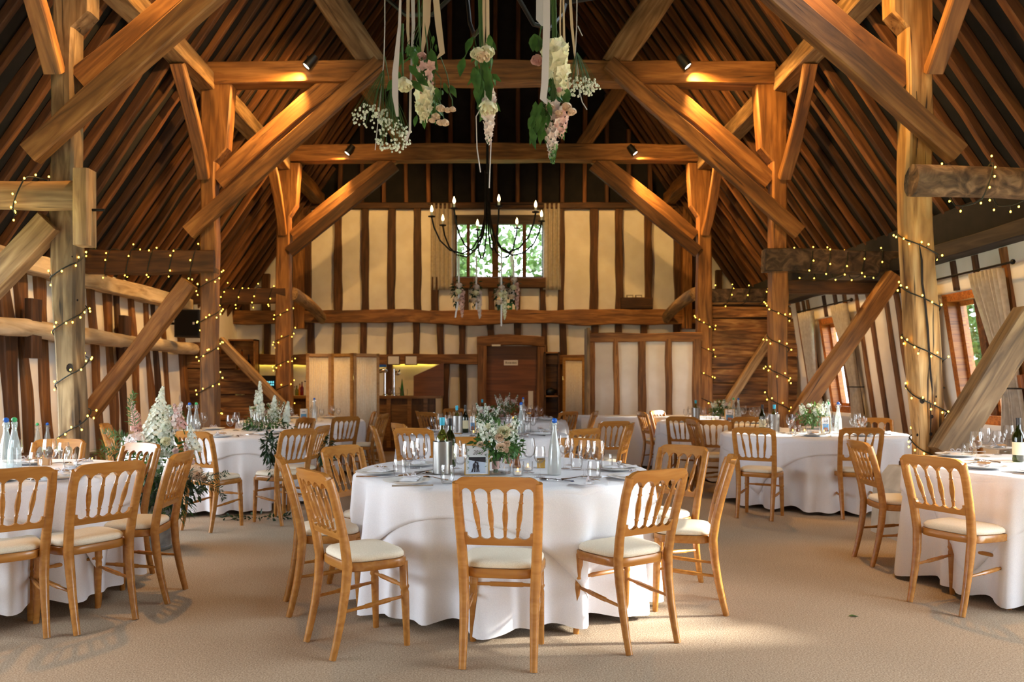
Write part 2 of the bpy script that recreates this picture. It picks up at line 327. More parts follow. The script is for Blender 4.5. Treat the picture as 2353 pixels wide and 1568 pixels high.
# ================================================================ the setting
YB, YF = 16.64, -3.0                                   # back wall, wall behind the camera
TR = [6.72, 10.1, 13.84]                               # the three roof trusses in view
def RZ(x): return 10.94-1.45*abs(x)                    # roof felt height
RX = lambda z: 5.72-.153*z                             # right wall face (leans)
LX = lambda z: -(5.35+.07*z)                           # left wall face
def walls(name, us, vs, holes, f, th=.14, mat='plaster', inside=None):
    mb = MB(); us = sorted(set(us+[h[0] for h in holes]+[h[1] for h in holes])); vs = sorted(set(vs+[h[2] for h in holes]+[h[3] for h in holes]))
    def solid(i, j):
        if i < 0 or j < 0 or i >= len(us)-1 or j >= len(vs)-1: return False
        u, v = (us[i]+us[i+1])/2, (vs[j]+vs[j+1])/2
        return not any(h[0] < u < h[1] and h[2] < v < h[3] for h in holes) and (inside is None or inside(u, v))
    for i in range(len(us)-1):
        for j in range(len(vs)-1):
            if not solid(i, j): continue
            a, b, c, d = us[i], us[i+1], vs[j], vs[j+1]; p = [(a, c), (b, c), (b, d), (a, d)]
            mb.add([f(*q, 0) for q in p]+[f(*q, th) for q in p], [(0, 1, 2, 3), (7, 6, 5, 4)])
            for (k, di, dj) in ((0, 0, -1), (1, 1, 0), (2, 0, 1), (3, -1, 0)):
                if not solid(i+di, j+dj): mb.add([f(*p[k], 0), f(*p[(k+1) % 4], 0), f(*p[(k+1) % 4], th), f(*p[k], th)], [(0, 1, 2, 3)])
    o = mb.obj(name, mat, None, False); return tag(o, kind='structure')
mb = MB(); mb.b2(-7, 7, YF-.2, YB+.3, -.1, 0); floor = tag(mb.obj('floor', 'carpet', None, False), kind='structure')
# ceiling: two roof slopes and the half hip over the back wall, in dark felt
mb = MB(); xe = 5.9; yh = 15.6; zw = 5.2
def slab(ps, n): mb.add([Vector(p) for p in ps]+[Vector(p)+Vector(n) for p in ps], [tuple(range(len(ps)))]+[tuple(reversed(range(len(ps), 2*len(ps))))]+[(i, (i+1) % len(ps), (i+1) % len(ps)+len(ps), i+len(ps)) for i in range(len(ps))])
xw = (10.94-zw)/1.45
SK = (2.4, 4.0, 2.6, 5.5)                              # unseen roof light added in the right slope to light the table tops
slab([(-5.8, YF-.3, RZ(5.8)), (-5.8, YB+.3, RZ(5.8)), (-xw, YB, zw), (0, yh, 10.94), (0, YF-.3, 10.94)], (-.05, 0, .06))
def rq(x0, x1, y0, y1): slab([(x1, y0, RZ(x1)), (x1, y1, RZ(x1)), (x0, y1, RZ(x0)), (x0, y0, RZ(x0))], (.05, 0, .06))
xe = 5.48
rq(0, xe, YF-.3, SK[2]); rq(0, SK[0], SK[2], SK[3]); rq(SK[1], xe, SK[2], SK[3]); slab([(xe, SK[3], RZ(xe)), (xe, YB+.3, RZ(xe)), (xw, YB, zw), (0, yh, 10.94), (0, SK[3], 10.94)], (.05, 0, .06))
slab([(-xw, YB, zw), (xw, YB, zw), (0, yh, 10.94)], (0, .05, .05))
ceil = tag(mb.obj('ceiling', 'felt', None, False), kind='structure')
Lr = 5.66*math.sqrt(1+1.45**2)
rms = [timber_mesh(Lr, .066, .09, 500+k, wob=.028, chamf=.008, step=.45, name='rafter', mat='rafter') for k in range(9)]
def hipz(y): return zw+(YB-y)/(YB-yh)*(10.94-zw)
rl = tag(bpy.data.objects.new('window_5', None), kind='structure'); C.objects.link(rl)  # glazed opening added out of view for daylight from above
mb = MB(); 
def slab2(m_, ps, n): m_.add([Vector(p) for p in ps]+[Vector(p)+Vector(n) for p in ps], [(0, 1, 2, 3), (7, 6, 5, 4), (0, 4, 5, 1), (1, 5, 6, 2), (2, 6, 7, 3), (3, 7, 4, 0)])
slab2(mb, [(SK[1], SK[2], RZ(SK[1])), (SK[1], SK[3], RZ(SK[1])), (SK[0], SK[3], RZ(SK[0])), (SK[0], SK[2], RZ(SK[0]))], (.008, 0, .006)); mb.obj('pane', 'pane', rl, False)
mb = MB()
for x0, x1, y0, y1 in ((SK[0]-.06, SK[0], SK[2], SK[3]), (SK[1], SK[1]+.06, SK[2], SK[3]), (SK[0], SK[1], SK[2]-.08, SK[2]), (SK[0], SK[1], SK[3], SK[3]+.08)): slab2(mb, [(x1, y0, RZ(x1)), (x1, y1, RZ(x1)), (x0, y1, RZ(x0)), (x0, y0, RZ(x0))], (.1, 0, .08))
mb.obj('window_frame', 'oak_dark', rl, False)
nR = 0
y = 1.2
while y < YB-.1:
    for s in (-1, 1):
        x5 = 5.66 if s < 0 else 5.46; p0 = V(s*x5, y, RZ(x5)-.055*1.75); p1 = V(0, y, RZ(0)-.055*1.75)
        m = frame(p0, p1)
        if y > yh:                                     # cut off along the hip
            me = timber_mesh(Lr*max(.12, (5.66-xw*(y-yh)/(YB-yh))/5.66-.02), .066, .09, int(y*100), wob=.012, step=.45, name='rafter', mat='rafter')
        else: me = rms[rnd.randrange(9)]
        link('rafter', me, ceil, m); nR += 1
    y += .315+rnd.uniform(-.03, .03)
for i in range(17):                                    # hip rafters
    x = (i-8)*.475+.03; top = 10.94-(10.94-zw)*abs(x)/xw
    if top-zw < .3: continue
    yt = yh+(YB-yh)*(10.94-top)/(10.94-zw)
    timber('rafter', (x, YB-.1, zw), (x*.98, yt-.1, top-.1), .085, .1, 'rafter', ceil, up=(0, 1, 0), wob=.014, step=.6)
# ---- back wall
WB = (-.9+.06, 1.08, 3.58, 4.95)                       # window opening
DB = (-.31, 1.03, 0, 2.14)
back = walls('wall_back', [-5.6+.4*i for i in range(29)], [i*.26 for i in range(22)], [WB, DB], lambda u, v, d: V(u, YB+d, v), .14, inside=lambda u, v: v < 5.25 and v < RZ(u)+.35)
def bx(px): return (px-CX)*YB/F
def bz(py): return EYE+(HY-py)*YB/F
def bstud(px, z0, z1, w_=.14, mat='stud'): return timber('stud', (bx(px), YB-.045, z0), (bx(px)+rnd.uniform(-.02, .02), YB-.045, z1), w_, .12, mat, back, wob=.03, step=.22)
zt, zm0, zm1, zl0, zl1 = bz(480), bz(744), bz(716), bz(838), bz(816)
for px in (778, 840, 901, 961, 1289, 1363, 1421, 1489, 1556): bstud(px, zm1-.05, zt+.05, .155)
for px in (614, 567): bstud(px, zm1-.05, RZ(bx(px))-.2, .17)
for px in (1650, 1702): bstud(px, zm1-.05, RZ(bx(px))-.2, .14)
for px in (1000, 1068, 1130, 1188, 1247): bstud(px, zm1-.05, WB[2]+.03, .15)
for px in (615, 716, 776, 836, 897, 957, 1013, 1062, 1129, 1189, 1252, 1294, 1368, 1421, 1480, 1553): bstud(px, bz(778) if px in (1129, 1189) else zl1-.05, zm0+.06, .14)
for px in (574, 668, 770, 840, 897, 1024, 1064, 1290, 1340): bstud(px, 0, zl0+.05, .13)
timber('wall_plate', (-4.0, YB-.06, bz(475)), (4.0, YB-.06, bz(475)), .14, .13, 'stud', back)
timber('rail', (bx(540), YB-.1, bz(731)), (bx(990), YB-.1, bz(729)), .2, .27, 'oak', back, wob=.05, step=.25)
timber('rail', (bx(990), YB-.1, bz(731)), (bx(1625), YB-.1, bz(729)), .2, .30, 'oak', back, wob=.05, step=.25)
timber('rail', (bx(545), YB-.13, bz(827)), (bx(1097), YB-.13, bz(827)), .1, .22, 'oak', back, wob=.05, step=.25)
timber('rail', (bx(1250), YB-.08, bz(827)), (bx(1352), YB-.08, bz(827)), .16, .22, 'oak', back, wob=.03)
timber('post', (bx(692), YB-.14, 2.5), (bx(690), YB-.14, 5.3), .22, .2, 'oak', back, wob=.02)
timber('post', (bx(709), YB-.05, 2.5), (bx(709), YB-.05, 5.1), .14, .1, 'stud', back)
timber('post', (bx(1573), YB-.14, 2.5), (bx(1575), YB-.14, 5.3), .2, .2, 'oak', back)
timber('post', (bx(1592), YB-.05, 2.5), (bx(1592), YB-.05, 5.1), .14, .1, 'stud', back)
timber('ledge', (bx(1424), YB-.1, bz(699)), (bx(1496), YB-.1, bz(699)), .2, .24, 'stud', back)
# ---- window in the back wall
win = tag(bpy.data.objects.new('window_1', None), kind='structure'); C.objects.link(win)
mb = MB()
x0, x1, z0, z1 = WB; d0, d1 = YB-.03, YB+.1
mb.b2(x0-.02, x1+.02, d0, d1, z1-.2, z1); mb.b2(x0-.02, x1+.02, d0, d1, z0, z0+.05); mb.b2(x0, x0+.05, d0, d1, z0, z1); mb.b2(x1-.05, x1, d0, d1, z0, z1)
mb.obj('window_frame', wood('dark_window_frame', (40, 30, 22), (58, 44, 34), (78, 60, 46), .6), win, False)
for px, wd in ((1076, .07), (1138, .14), (1205, .08)):
    MB().b2(bx(px)-wd/2, bx(px)+wd/2, d0+.01, d1-.01, z0+.04, z1-.18).obj('mullion', 'oak_dark', win, False)
xs = [x0+.05, bx(1076), bx(1138), bx(1205), x1-.05]
for a, b in zip(xs, xs[1:]): MB().b2(a, b, YB+.05, YB+.056, z0+.05, z1-.2).obj('pane', 'pane', win, False)
timber('sill', (x0-.02, YB-.08, z0-.1), (x1+.02, YB-.08, z0-.1), .2, .22, 'oak_dark', win, wob=.02)
def curtain(name, label, pts, zt, zb, tie=None, amp=.045, waves=6, depth=(0, -1, 0), mat='curtain', group=None, narrow=.45, lean=None):
    """pts: two plan points; hangs from zt to zb, drawn in at height tie"""
    a, b = Vector(pts[0]), Vector(pts[1]); n = 54; rows = 16; vs = []; fs = []; dv = Vector(depth); ph = rnd.uniform(0, 6)
    for j in range(rows+1):
        t = j/rows; z = zt+(zb-zt)*t; k = 1
        if tie: k = narrow+(1-narrow)*min(1, abs(z-tie)/(1.15 if z > tie else .8))**1.3
        for i in range(n+1):
            u = i/n; uu = u*k if tie else u
            p = a.lerp(b, uu); o = amp*(.55+.45*k)*math.sin(u*waves*2*PI+ph+.25*math.sin(z*2))*(1-.3*t)
            vs.append(((lean(z) if lean else p.x)+dv.x*o, p.y+dv.y*o, z))
    for j in range(rows):
        for i in range(n): q = j*(n+1)+i; fs.append((q, q+1, q+n+2, q+n+1))
    mb = MB(); mb.add(vs, fs); o = mb.obj(name, mat)
    so = o.modifiers.new('thick', 'SOLIDIFY'); so.thickness = .004
    return tag(o, label, 'curtain', group)
c1 = curtain('curtain', 'left cream curtain beside the small window in the back wall', [(bx(1040), YB-.12, 0), (bx(991), YB-.12, 0)], bz(471), bz(668), None, .035, 5)
c2 = curtain('curtain', 'right cream curtain beside the small window in the back wall', [(bx(1247), YB-.12, 0), (bx(1288), YB-.12, 0)], bz(471), bz(668), None, .035, 4)
tag(MB().tube([(bx(985), YB-.12, bz(473)), (bx(1292), YB-.12, bz(473))], .012).obj('curtain_rod', 'iron'), 'thin rod holding both curtains over the back window', 'curtain rod')
# ---- door in the back wall
door = tag(bpy.data.objects.new('door_1', None), kind='structure'); C.objects.link(door)
MB().b2(DB[0], DB[1], YB+.03, YB+.08, 0, DB[3]).obj('door_leaf', 'door_wood', door, False)
for px, wd in ((1107, .2), (1243, .19)): timber('door_post', (bx(px), YB-.06, 0), (bx(px)+.01, YB-.06, 2.16), wd, .2, 'oak', door, wob=.02)
timber('door_head', (bx(1096), YB-.07, bz(787)), (bx(1250), YB-.07, bz(787)), .22, .22, 'oak', door, wob=.035, curve=.05, step=.15)
MB().b2(bx(1130), bx(1150), YB-.19, YB-.18, bz(797), bz(793)).obj('name_strip', 'white', door, False)
ds = MB().b2(bx(1158), bx(1190), YB+.018, YB+.028, bz(840), bz(828)).obj('door_sign', 'white', door, False)
mb = MB()
for i, (a, b) in enumerate(((1161.5, 1164.5), (1166, 1168), (1169, 1171), (1172, 1174.5), (1176, 1178), (1179, 1181.5), (1182.5, 1184.5), (1185.5, 1187))): mb.b2(bx(a), bx(b), YB+.015, YB+.018, bz(836.5-(i == 0)*.4), bz(832.2-(i == 0)*1.2))
mb.obj('lettering', 'grey_print', ds, False)
MB().b2(bx(1214), bx(1225), YB+.012, YB+.028, bz(940), bz(899)).obj('push_plate', 'white', door, False)
mb = MB(); mb.tube([(bx(1219), YB+.02, bz(950)), (bx(1219), YB-.05, bz(950)), (bx(1210), YB-.05, bz(950))], .011); mb.obj('door_handle', 'brass', door)
# ---- left wall
left = walls('wall_left', [YF, YB+.1], [0, 1, 2, 2.95], [(.4, 3.6, .5, 2.35), (4.4, 7.6, .5, 2.45)], lambda u, v, d: V(LX(v)-d, u, v), .14)  # both openings are out of view, added to send daylight to the right side
def lY(px, z): return F*LX(z)/(px-CX)
for i, (px, wd, lean, wd2) in enumerate([(8, .30, 0, 1), (47, .2, .02, 1), (92, .24, .03, 1), (130, .12, .03, 1), (210, .16, .02, 1), (247, .2, .03, 1), (270, .15, .02, 1), (302, .15, .03, 1), (336, .14, .03, 1), (352, .1, .03, 1), (374, .1, .02, 1), (414, .3, .02, 1)]):
    Y = lY(px, 1.9)
    timber('stud', (LX(0)-.01, Y-lean, 0), (LX(2.7)-.01, Y+lean, 2.75), .14, wd*.72, 'stud_light' if i % 3 else 'stud', left, up=(0, 1, 0), wob=.035, step=.25)
for i, Y in enumerate((7.9, 4.0)): timber('stud', (LX(0)+.05, Y, 0), (LX(2.7)+.05, Y, 2.75), .14, .2, 'stud', left, up=(0, 1, 0), wob=.03)
timber('wall_plate', (LX(2.72)+.1, -1, 2.72), (LX(2.72)+.1, 13.7, 2.72),   .24, .22, 'birch', left, wob=.04, step=.4)
timber('rail', (LX(1.93)+.2, 2, 1.97), (LX(1.93)+.2, 13.75, 1.93), .19, .2, 'birch', left, log=True, wob=.035, step=.35)
for px in (36, 128, 255): timber('peg_block', (LX(1.9)+.2, lY(px, 1.9), 1.62), (LX(1.9)+.2, lY(px, 1.9), 2.3), .1, .2, 'stud', left, up=(0, 1, 0), wob=.01)
portal('window_portal', (LX(1.4)-.25, 2.0, 1.42), (PI/2, 0, -PI/2), 3.2, 1.85)  # sampling portals for the two added left openings
portal('window_portal', (LX(1.6)-.25, 6.0, 1.48), (PI/2, 0, -PI/2), 3.2, 1.95)
# ---- right wall with its windows
RW = [(8.25, 9.2, .9, 2.36), (11.75, 12.7, .9, 2.36), (4.4, 6.0, .9, 2.36), (.6, 3.4, .05, 2.5)]  # last two openings are out of view, enlarged to bring in more daylight
right = walls('wall_right', [YF, YB+.1], [0, 1.5, 3.2], RW, lambda u, v, d: V(RX(v)+d, u, v), .2)
def rp(y, z, d=0): return V(RX(z)-d, y, z)
for y, wd in ((13.5, .16), (13.25, .1), (13.07, .1), (11.72, .12), (11.35, .1), (11.0, .15), (10.55, .15), (10.25, .17), (9.85, .14), (8.05, .16), (7.6, .16), (7.1, .2), (6.5, .15), (6.1, .15)):
    timber('stud', rp(y, 0, -.02), rp(y, 2.75, -.02), .1, wd*.72, 'stud_light', right, up=(0, 1, 0), wob=.025, step=.3)
for (a, b, c, d) in RW[:3]:
    for q in (.3, .72): timber('stud', rp(a+(b-a)*q, d+.05, -.02), rp(a+(b-a)*q, 2.75, -.02), .1, .09, 'stud', right, up=(0, 1, 0), wob=.01)
for y in (9.75, 12.95, 8.0): timber('peg_block', rp(y, 1.28, .1), rp(y, 1.42, .1), .08, .22, 'joinery', right, up=(0, 1, 0), wob=.004)
timber('wall_plate', rp(6.72, 2.84, .08), rp(13.8, 2.84, .08), .24, .17, 'beam_black', right, wob=.02)
timber('wall_plate', rp(YF, 2.84, .08), rp(6.72, 2.84, .08), .24, .17, 'beam_black', right, wob=.02)
MB().add([V(RX(z)-o, y, z) for z, o in ((2.88, .0), (3.3, .0), (3.3, .05), (2.88, .05)) for y in (YF, 16.5)], [(0, 2, 4, 6), (7, 5, 3, 1)]+[(2*i, 2*i+1, (2*i+3) % 8, (2*i+2) % 8) for i in range(4)]).obj('eaves_board', 'felt', right, False)
for k, (a, b, c, d) in enumerate(RW[:3]):
    wn = tag(bpy.data.objects.new('window_%d' % (k+2), None), kind='structure'); C.objects.link(wn)
    def bar(nm, y0, y1, z0, z1, o0, o1, mt): # o: offset outward from wall face
        mb = MB(); vs = [V(RX(z)+o, y, z) for o in (o0, o1) for y in (y0, y1) for z in (z0, z1)]
        mb.add(vs, [(0, 1, 3, 2), (4, 6, 7, 5), (0, 4, 5, 1), (2, 3, 7, 6), (0, 2, 6, 4), (1, 5, 7, 3)]); return mb.obj(nm, mt, wn, False)
    t = .07
    for (y0, y1, z0, z1) in ((a-.02, a+t, c, d), (b-t, b+.02, c, d), (a-.02, b+.02, d-t, d+.02), (a-.02, b+.02, c-.03, c+t)): bar('window_frame', y0, y1, z0, z1, -.03, .19, 'joinery')
    ym = a+(b-a)*.5; bar('mullion', ym-.05, ym+.05, c+t, d-t, .06, .18, 'oak_dark')
    for (y0, y1) in ((a+t, ym-.05), (ym+.05, b-t)):
        for (q0, q1, z0, z1) in ((y0, y0+.05, c+t, d-t), (y1-.05, y1, c+t, d-t), (y0, y1, c+t, c+t+.05), (y0, y1, d-t-.05, d-t)): bar('casement', q0, q1, z0, z1, .09, .13, 'joinery')
        bar('pane', y0+.04, y1-.04, c+t+.04, d-t-.04, .108, .113, 'pane')
    bar('sill', a-.08, b+.08, c-.08, c-.03, -.1, .12, 'white')
    h = MB(); h.tube([rp(a+.1, 1.55, .02), rp(a+.1, 1.55, .07), rp(a+.1, 1.43, .07)], .01); h.obj('window_handle', 'brass', wn)
    portal('window_portal', rp((a+b)/2, (c+d)/2, -.25), (PI/2, 0, -PI/2+PI), b-a, d-c)
for k, (y0, y1) in enumerate(((8.25, 9.2), (11.75, 12.7))):
    wn_ = ('near', 'far')[k]
    curtain('curtain', 'striped cream curtain tied back on the near side of the %s right window' % wn_, [rp(y0-.3, 1.6, .13), rp(y0+.16, 1.6, .13)], 2.52, .12, 1.28, .055, 7, (1, 0, 0), narrow=.5, lean=lambda z: RX(z)-.14)
    curtain('curtain', 'sunlit white curtain tied back on the far side of the %s right window' % wn_, [rp(y1+.48, 1.6, .13), rp(y1-.06, 1.6, .13)], 2.52, .12, 1.28, .055, 6, (1, 0, 0), narrow=.6, lean=lambda z: RX(z)-.14)
    mb = MB(); mb.tube([rp(y0-.5, 2.55, .14), rp(y1+.5, 2.55, .14)], .012); [mb.ball(tuple(rp(y, 2.55, .14)), .028) for y in (y0-.5, y1+.5)]
    tag(mb.obj('curtain_rod', 'iron'), 'black iron curtain rod over the %s right window' % wn_, 'curtain rod')
    for y, s in ((y0-.16, 'near'), (y1+.34, 'far')):
        mb = MB(); mb.tube([rp(y+.2*math.cos(q/8*2*PI), 1.28, .12+.09*math.sin(q/8*2*PI)) for q in range(9)], .008); tag(mb.obj('curtain_tie', 'iron'), 'dark tie holding the %s curtain of the %s right window' % (s, wn_), 'curtain tie')
# ---- plain wall behind the camera
front = walls('wall_front', [-6+.5*i for i in range(25)], [i*.4 for i in range(28)], [], lambda u, v, d: V(u, YF-d, v), .15, inside=lambda u, v: v < RZ(u)+.3)
ro = math.atan(1.45); xm = (SK[0]+SK[1])/2; portal('roof_portal', (xm+.1, (SK[2]+SK[3])/2, RZ(xm)+.1), (0, ro, 0), (SK[1]-SK[0])*1.76, SK[3]-SK[2])
portal('door_portal', rp(2.0, 1.28, -.25), (PI/2, 0, PI/2), 2.8, 2.45)
portal('window_portal', ((WB[0]+WB[1])/2, YB+.2, (WB[2]+WB[3])/2), (PI/2, 0, 0), WB[1]-WB[0], WB[3]-WB[2])
bpy.context.view_layer.update()
# ---- outside: lawn and trees seen through the panes
mb = MB(); mb.b2(-30, 30, -20, 45, -.4, -.25); tag(mb.obj('lawn', 'grass', None, False), 'green lawn outside the windows', 'lawn', kind='structure')
def tree(label, x, y, h, r, n, seed, low=.25, group='trees outside the windows'):
    q = random.Random(seed); t = thing('tree', label, 'tree', (x, y, -.25), 0)
    mb = MB(); mb.tube([(0, 0, 0), (.1, 0, h*.4), (0, .1, h*.8)], [.22, .16, .05], 8); mb.obj('trunk', 'trunk', t)
    mb = MB()
    for _ in range(n):
        a, b = q.uniform(0, 2*PI), math.acos(q.uniform(-1, 1)); rr = r*q.uniform(.55, 1)**.5*(1+.25*noise.noise((a*2, b*3, seed)))
        p = V(math.sin(b)*math.cos(a)*rr, math.sin(b)*math.sin(a)*rr, h*(low+(1-low)/2)+math.cos(b)*h*(1-low)/2*rr/r)
        mb.leaf(p, (q.gauss(0, 1), q.gauss(0, 1), q.gauss(0, .7)-.4), (q.gauss(0, .6), q.gauss(0, .6), 1), q.uniform(.2, .34), q.uniform(.13, .2), .2, 2)
    tag(mb.obj('foliage', 'tree_leaf', t), kind='stuff')
tree('leafy green tree left of centre beyond the back window', -2.2, 22.5, 6.6, 2.0, 2600, 1); tree('tall pale tree behind the others beyond the back window', .6, 26, 7.6, 2.6, 2600, 2); tree('leafy green tree right of centre beyond the back window', 2.6, 22.8, 6.0, 1.8, 2400, 3)
tree('leafy tree close outside the far right window', 12.2, 17.2, 4.2, 1.7, 2000, 4, .05); tree('leafy tree close outside the near right window', 11.6, 13.6, 4, 1.6, 2000, 5, .05); tree('broad tree standing between the two right windows outside', 13.2, 21, 5, 2, 2000, 6, .05); tree('tree farther back outside the near right window', 14, 16.5, 6, 2.3, 2200, 7, .05)
# ================================================================ timber frame: posts, ties, braces
SIDE = {-1: 'left', 1: 'right'}; ORD = ('near', 'middle', 'far')
def post(label, Y, secs, depth, mat, seed, wob=.02):
    """secs: (z, xmin, xmax); stands at depth Y"""
    zs = [s[0] for s in secs]; H = zs[-1]-zs[0]; fine = []
    for a, b in zip(secs, secs[1:]):
        n = max(1, int((b[0]-a[0])/.3))
        for i in range(n): t = i/n; fine.append((a[0]+(b[0]-a[0])*t, a[1]+(b[1]-a[1])*t, a[2]+(b[2]-a[2])*t))
    fine.append(secs[-1]); x0 = (secs[0][1]+secs[0][2])/2
    rings = [((z-zs[0])/H, xa-x0, xb-x0, -depth/2, depth/2) for z, xa, xb in fine]
    me = timber_mesh(H, 0, 0, seed, wob=wob, chamf=.02, rings=rings, name='timber_post', mat=mat)
    o = link('timber_post', me, None, Matrix(((0, 1, 0, x0), (0, 0, 1, Y), (1, 0, 0, zs[0]), (0, 0, 0, 1))))
    return tag(o, label, 'post')
def sec(s, base, z0):   # base: list of (z, outer edge, inner edge) as |x|
    return [(z, min(s*a, s*b), max(s*a, s*b)) for z, a, b in base if z >= z0-.001]
posts = {}
posts[-1, 0] = post('near left oak post, weathered grey, wound with fairy lights', TR[0], [(0, -3.72, -3.55), (.9, -3.72, -3.55), (2.0, -3.78, -3.59), (2.8, -3.81, -3.61), (4.38, -3.79, -3.6), (4.52, -3.79, -3.46), (5.2, -3.79, -3.43)], .2, 'oak_weather', 1, .025)
posts[1, 0] = post('near right oak post on a rendered plinth, wound with fairy lights', TR[0], [(.62, 3.67, 3.92), (.9, 3.65, 3.87), (1.7, 3.6, 3.82), (2.8, 3.55, 3.77), (3.9, 3.54, 3.75), (4.38, 3.54, 3.75), (4.52, 3.42, 3.75), (5.2, 3.38, 3.75)], .2, 'oak_post', 2, .03)
for i in (1, 2):
    for s in (-1, 1):
        posts[s, i] = post('%s %s brown oak post wound with fairy lights' % (ORD[i], SIDE[s]), TR[i], sec(s, [(0, 3.81, 3.6), (2.8, 3.8, 3.6), (4.2, 3.79, 3.6), (4.38, 3.79, 3.45), (5.2, 3.79, 3.38)], 0) if i == 1 else sec(s, [(0, 3.87, 3.62), (1.6, 3.88, 3.6), (2.8, 3.88, 3.62), (4.3, 3.86, 3.63), (4.5, 3.86, 3.5), (5.25, 3.86, 3.45)], 0), .2, 'oak', 3+i*2+s)
for i, Y in enumerate(TR):
    zb = 5.2 if i < 2 else 5.28
    timber('tie_beam', (-3.72, Y, zb+.14), (3.62, Y, zb+.14), .26, .28 if i < 2 else .29, 'oak', wob=.02, curve=.03, label='%s oak tie beam spanning the nave' % ORD[i] if i else 'nearest oak tie beam above the picture edge', cat='beam')
    for s in (-1, 1):
        nm = '%s %s' % (ORD[i], SIDE[s])
        big = i < 2
        timber('tie_brace', (s*3.58, Y, 3.95), (s*(1.95 if big else 1.8), Y, 5.36), .13, .23 if big else .22, 'oak', curve=-.04 if i == 0 else .04, wob=.02, label='upper mortised brace from the %s post to its tie beam' % nm, cat='brace')
        if big:
            b = timber('tie_brace', (s*3.9, Y-.2, 3.26), (s*1.46, Y-.2, 5.42), .12, .19, 'oak', wob=.018, label='lower brace lapped across the face of the %s post' % nm, cat='brace')
            L = math.dist((3.9, 3.26), (1.46, 5.42))
            for (u, v) in ((.14, .03), (.16, -.05), (.34, .02), (L-.16, .04), (L-.2, -.04)):
                MB().lathe([(0.001, -.075), (.026, -.075), (.026, 0)], 10, (u, 0, v), (0, s*1, 0)).obj('peg', 'oak_dark', b)
        else: timber('tie_brace', (s*3.62, Y-.12, 3.66), (s*1.75, Y-.12, 5.2), .1, .2, 'oak_dark', wob=.012, label='lower brace lapped across the face of the %s post' % nm, cat='brace')
        timber('plate_brace', (s*3.74, Y-.12, 3.98), (s*3.74, Y-.95, 5.12), .11, .15, 'oak', up=(1, 0, 0), curve=.03, label='short brace from the %s post up to the arcade plate' % nm, cat='brace')
        timber('strut', (s*1.55, Y, zb+.25), (s*2.62, Y, zb+1.85), .16, .34 if i == 1 else .26, 'oak_pale' if i == 1 else 'oak', label='raking strut rising from the %s end of the %s tie beam' % (SIDE[s], ORD[i]), cat='strut', wob=.025)
for s in (-1, 1):
    for k, (a, b) in enumerate(((YF, TR[0]), (TR[0]-.1, TR[1]), (TR[1]-.1, TR[2]), (TR[2]-.1, YB-.2))):
        timber('arcade_plate', (s*3.74, a, 5.22+.02*k), (s*3.74, b+.12, 5.22+.02*k), .25, .24, 'oak_pale' if k < 3 else 'oak', wob=.03, label='%s arcade plate, length %s under the rafters' % (SIDE[s], ('ahead of the near post', 'between near and middle posts', 'between middle and far posts', 'running to the back wall')[k]), cat='beam')
# aisle ties
A = {}
A[-1, 0] = timber('aisle_tie', (-5.6, TR[0]-.3, 2.88), (-3.44, TR[0]-.26, 2.90), .22, .25, 'oak_pale', log=True, label='pale round aisle log ending on the near left post', cat='beam', wob=.02)
A[1, 0] = timber('aisle_tie', (3.46, TR[0]-.3, 3.02), (5.5, TR[0]-.3, 2.94), .24, .27, 'bark', log=True, label='bark covered aisle log ending on the near right post', cat='beam', wob=.02)
A[-1, 1] = timber('aisle_tie', (-5.6, TR[1]-.05, 2.9), (-3.6, TR[1]-.05, 2.9), .2, .29, 'oak_dark', label='dark aisle beam joining the middle left post to the wall', cat='beam', wob=.02)
A[1, 1] = timber('aisle_tie', (3.5, TR[1]-.05, 2.93), (5.32, TR[1]-.05, 2.88), .2, .29, 'bark', label='bark covered aisle beam joining the middle right post to the wall', cat='beam', wob=.03)
timber('aisle_tie', (3.75, TR[1]+.1, 2.6), (5.34, TR[1]+.1, 2.6), .14, .17, 'oak_dark', label='thin lower aisle beam below the bark covered middle right beam', cat='beam')
A[-1, 2] = timber('aisle_tie', (-5.6, TR[2], 2.88), (-3.7, TR[2], 2.9), .2, .26, 'oak_dark', label='dark aisle beam joining the far left post to the wall', cat='beam')
A[1, 2] = timber('aisle_tie', (3.7, TR[2], 2.9), (5.4, TR[2], 2.9), .18, .24, 'bark', label='rough aisle beam above the plank partition at the far right post', cat='beam')
for s in (-1, 1): timber('aisle_log', (s*3.62, TR[2]+.1, 2.95), (s*3.66, YB-.1, 2.72), .2, .24, 'oak_pale', log=True, curve=.06, label='pale bent log running from the far %s post to the back wall' % SIDE[s], cat='beam')
# aisle braces
for nm, p0, p1, wd, mt in (('long plank brace from the middle left beam down to the left wall foot', P(436, 650, TR[1]-.2), P(205, 952, TR[1]-.2), .2, 'oak'),
        ('pale brace rising to the top of the near left post', P(-335, 988, TR[0]-.1), P(118, 512, TR[0]-.1), .2, 'oak_pale'),
        ('stair string brace sloping across the left plank partition', P(505, 782, TR[2]-.35), P(665, 948, TR[2]-.35), .15, 'oak_pale'),
        ('long brace from the right wall down to the middle right post foot', P(2055, 634, TR[1]-.2), P(1828, 962, TR[1]-.2), .2, 'oak'),
        ('pale square brace sloping below the near right aisle log', P(2368, 722, TR[0]-.2), P(2168, 1045, TR[0]-.2), .24, 'oak_pale'),
        ('slim pale brace sloping across the right plank partition', P(1772, 772, TR[2]-.12), P(1634, 987, TR[2]-.12), .15, 'oak_pale')):
    timber('aisle_brace', p0, p1, .16, wd, mt, label=nm, cat='brace', wob=.012)
b = timber('timber_block', (-3.39, TR[0]-.3, 2.47), (-3.39, TR[0]-.3, 3.1), .13, .15, 'oak_pale', label='short pale timber block bolted to the near left post', cat='timber block', wob=.006)
MB().tube([(.3, .06, 0), (.3, .16, .0)], .012, 8).obj('bolt', 'iron', b)
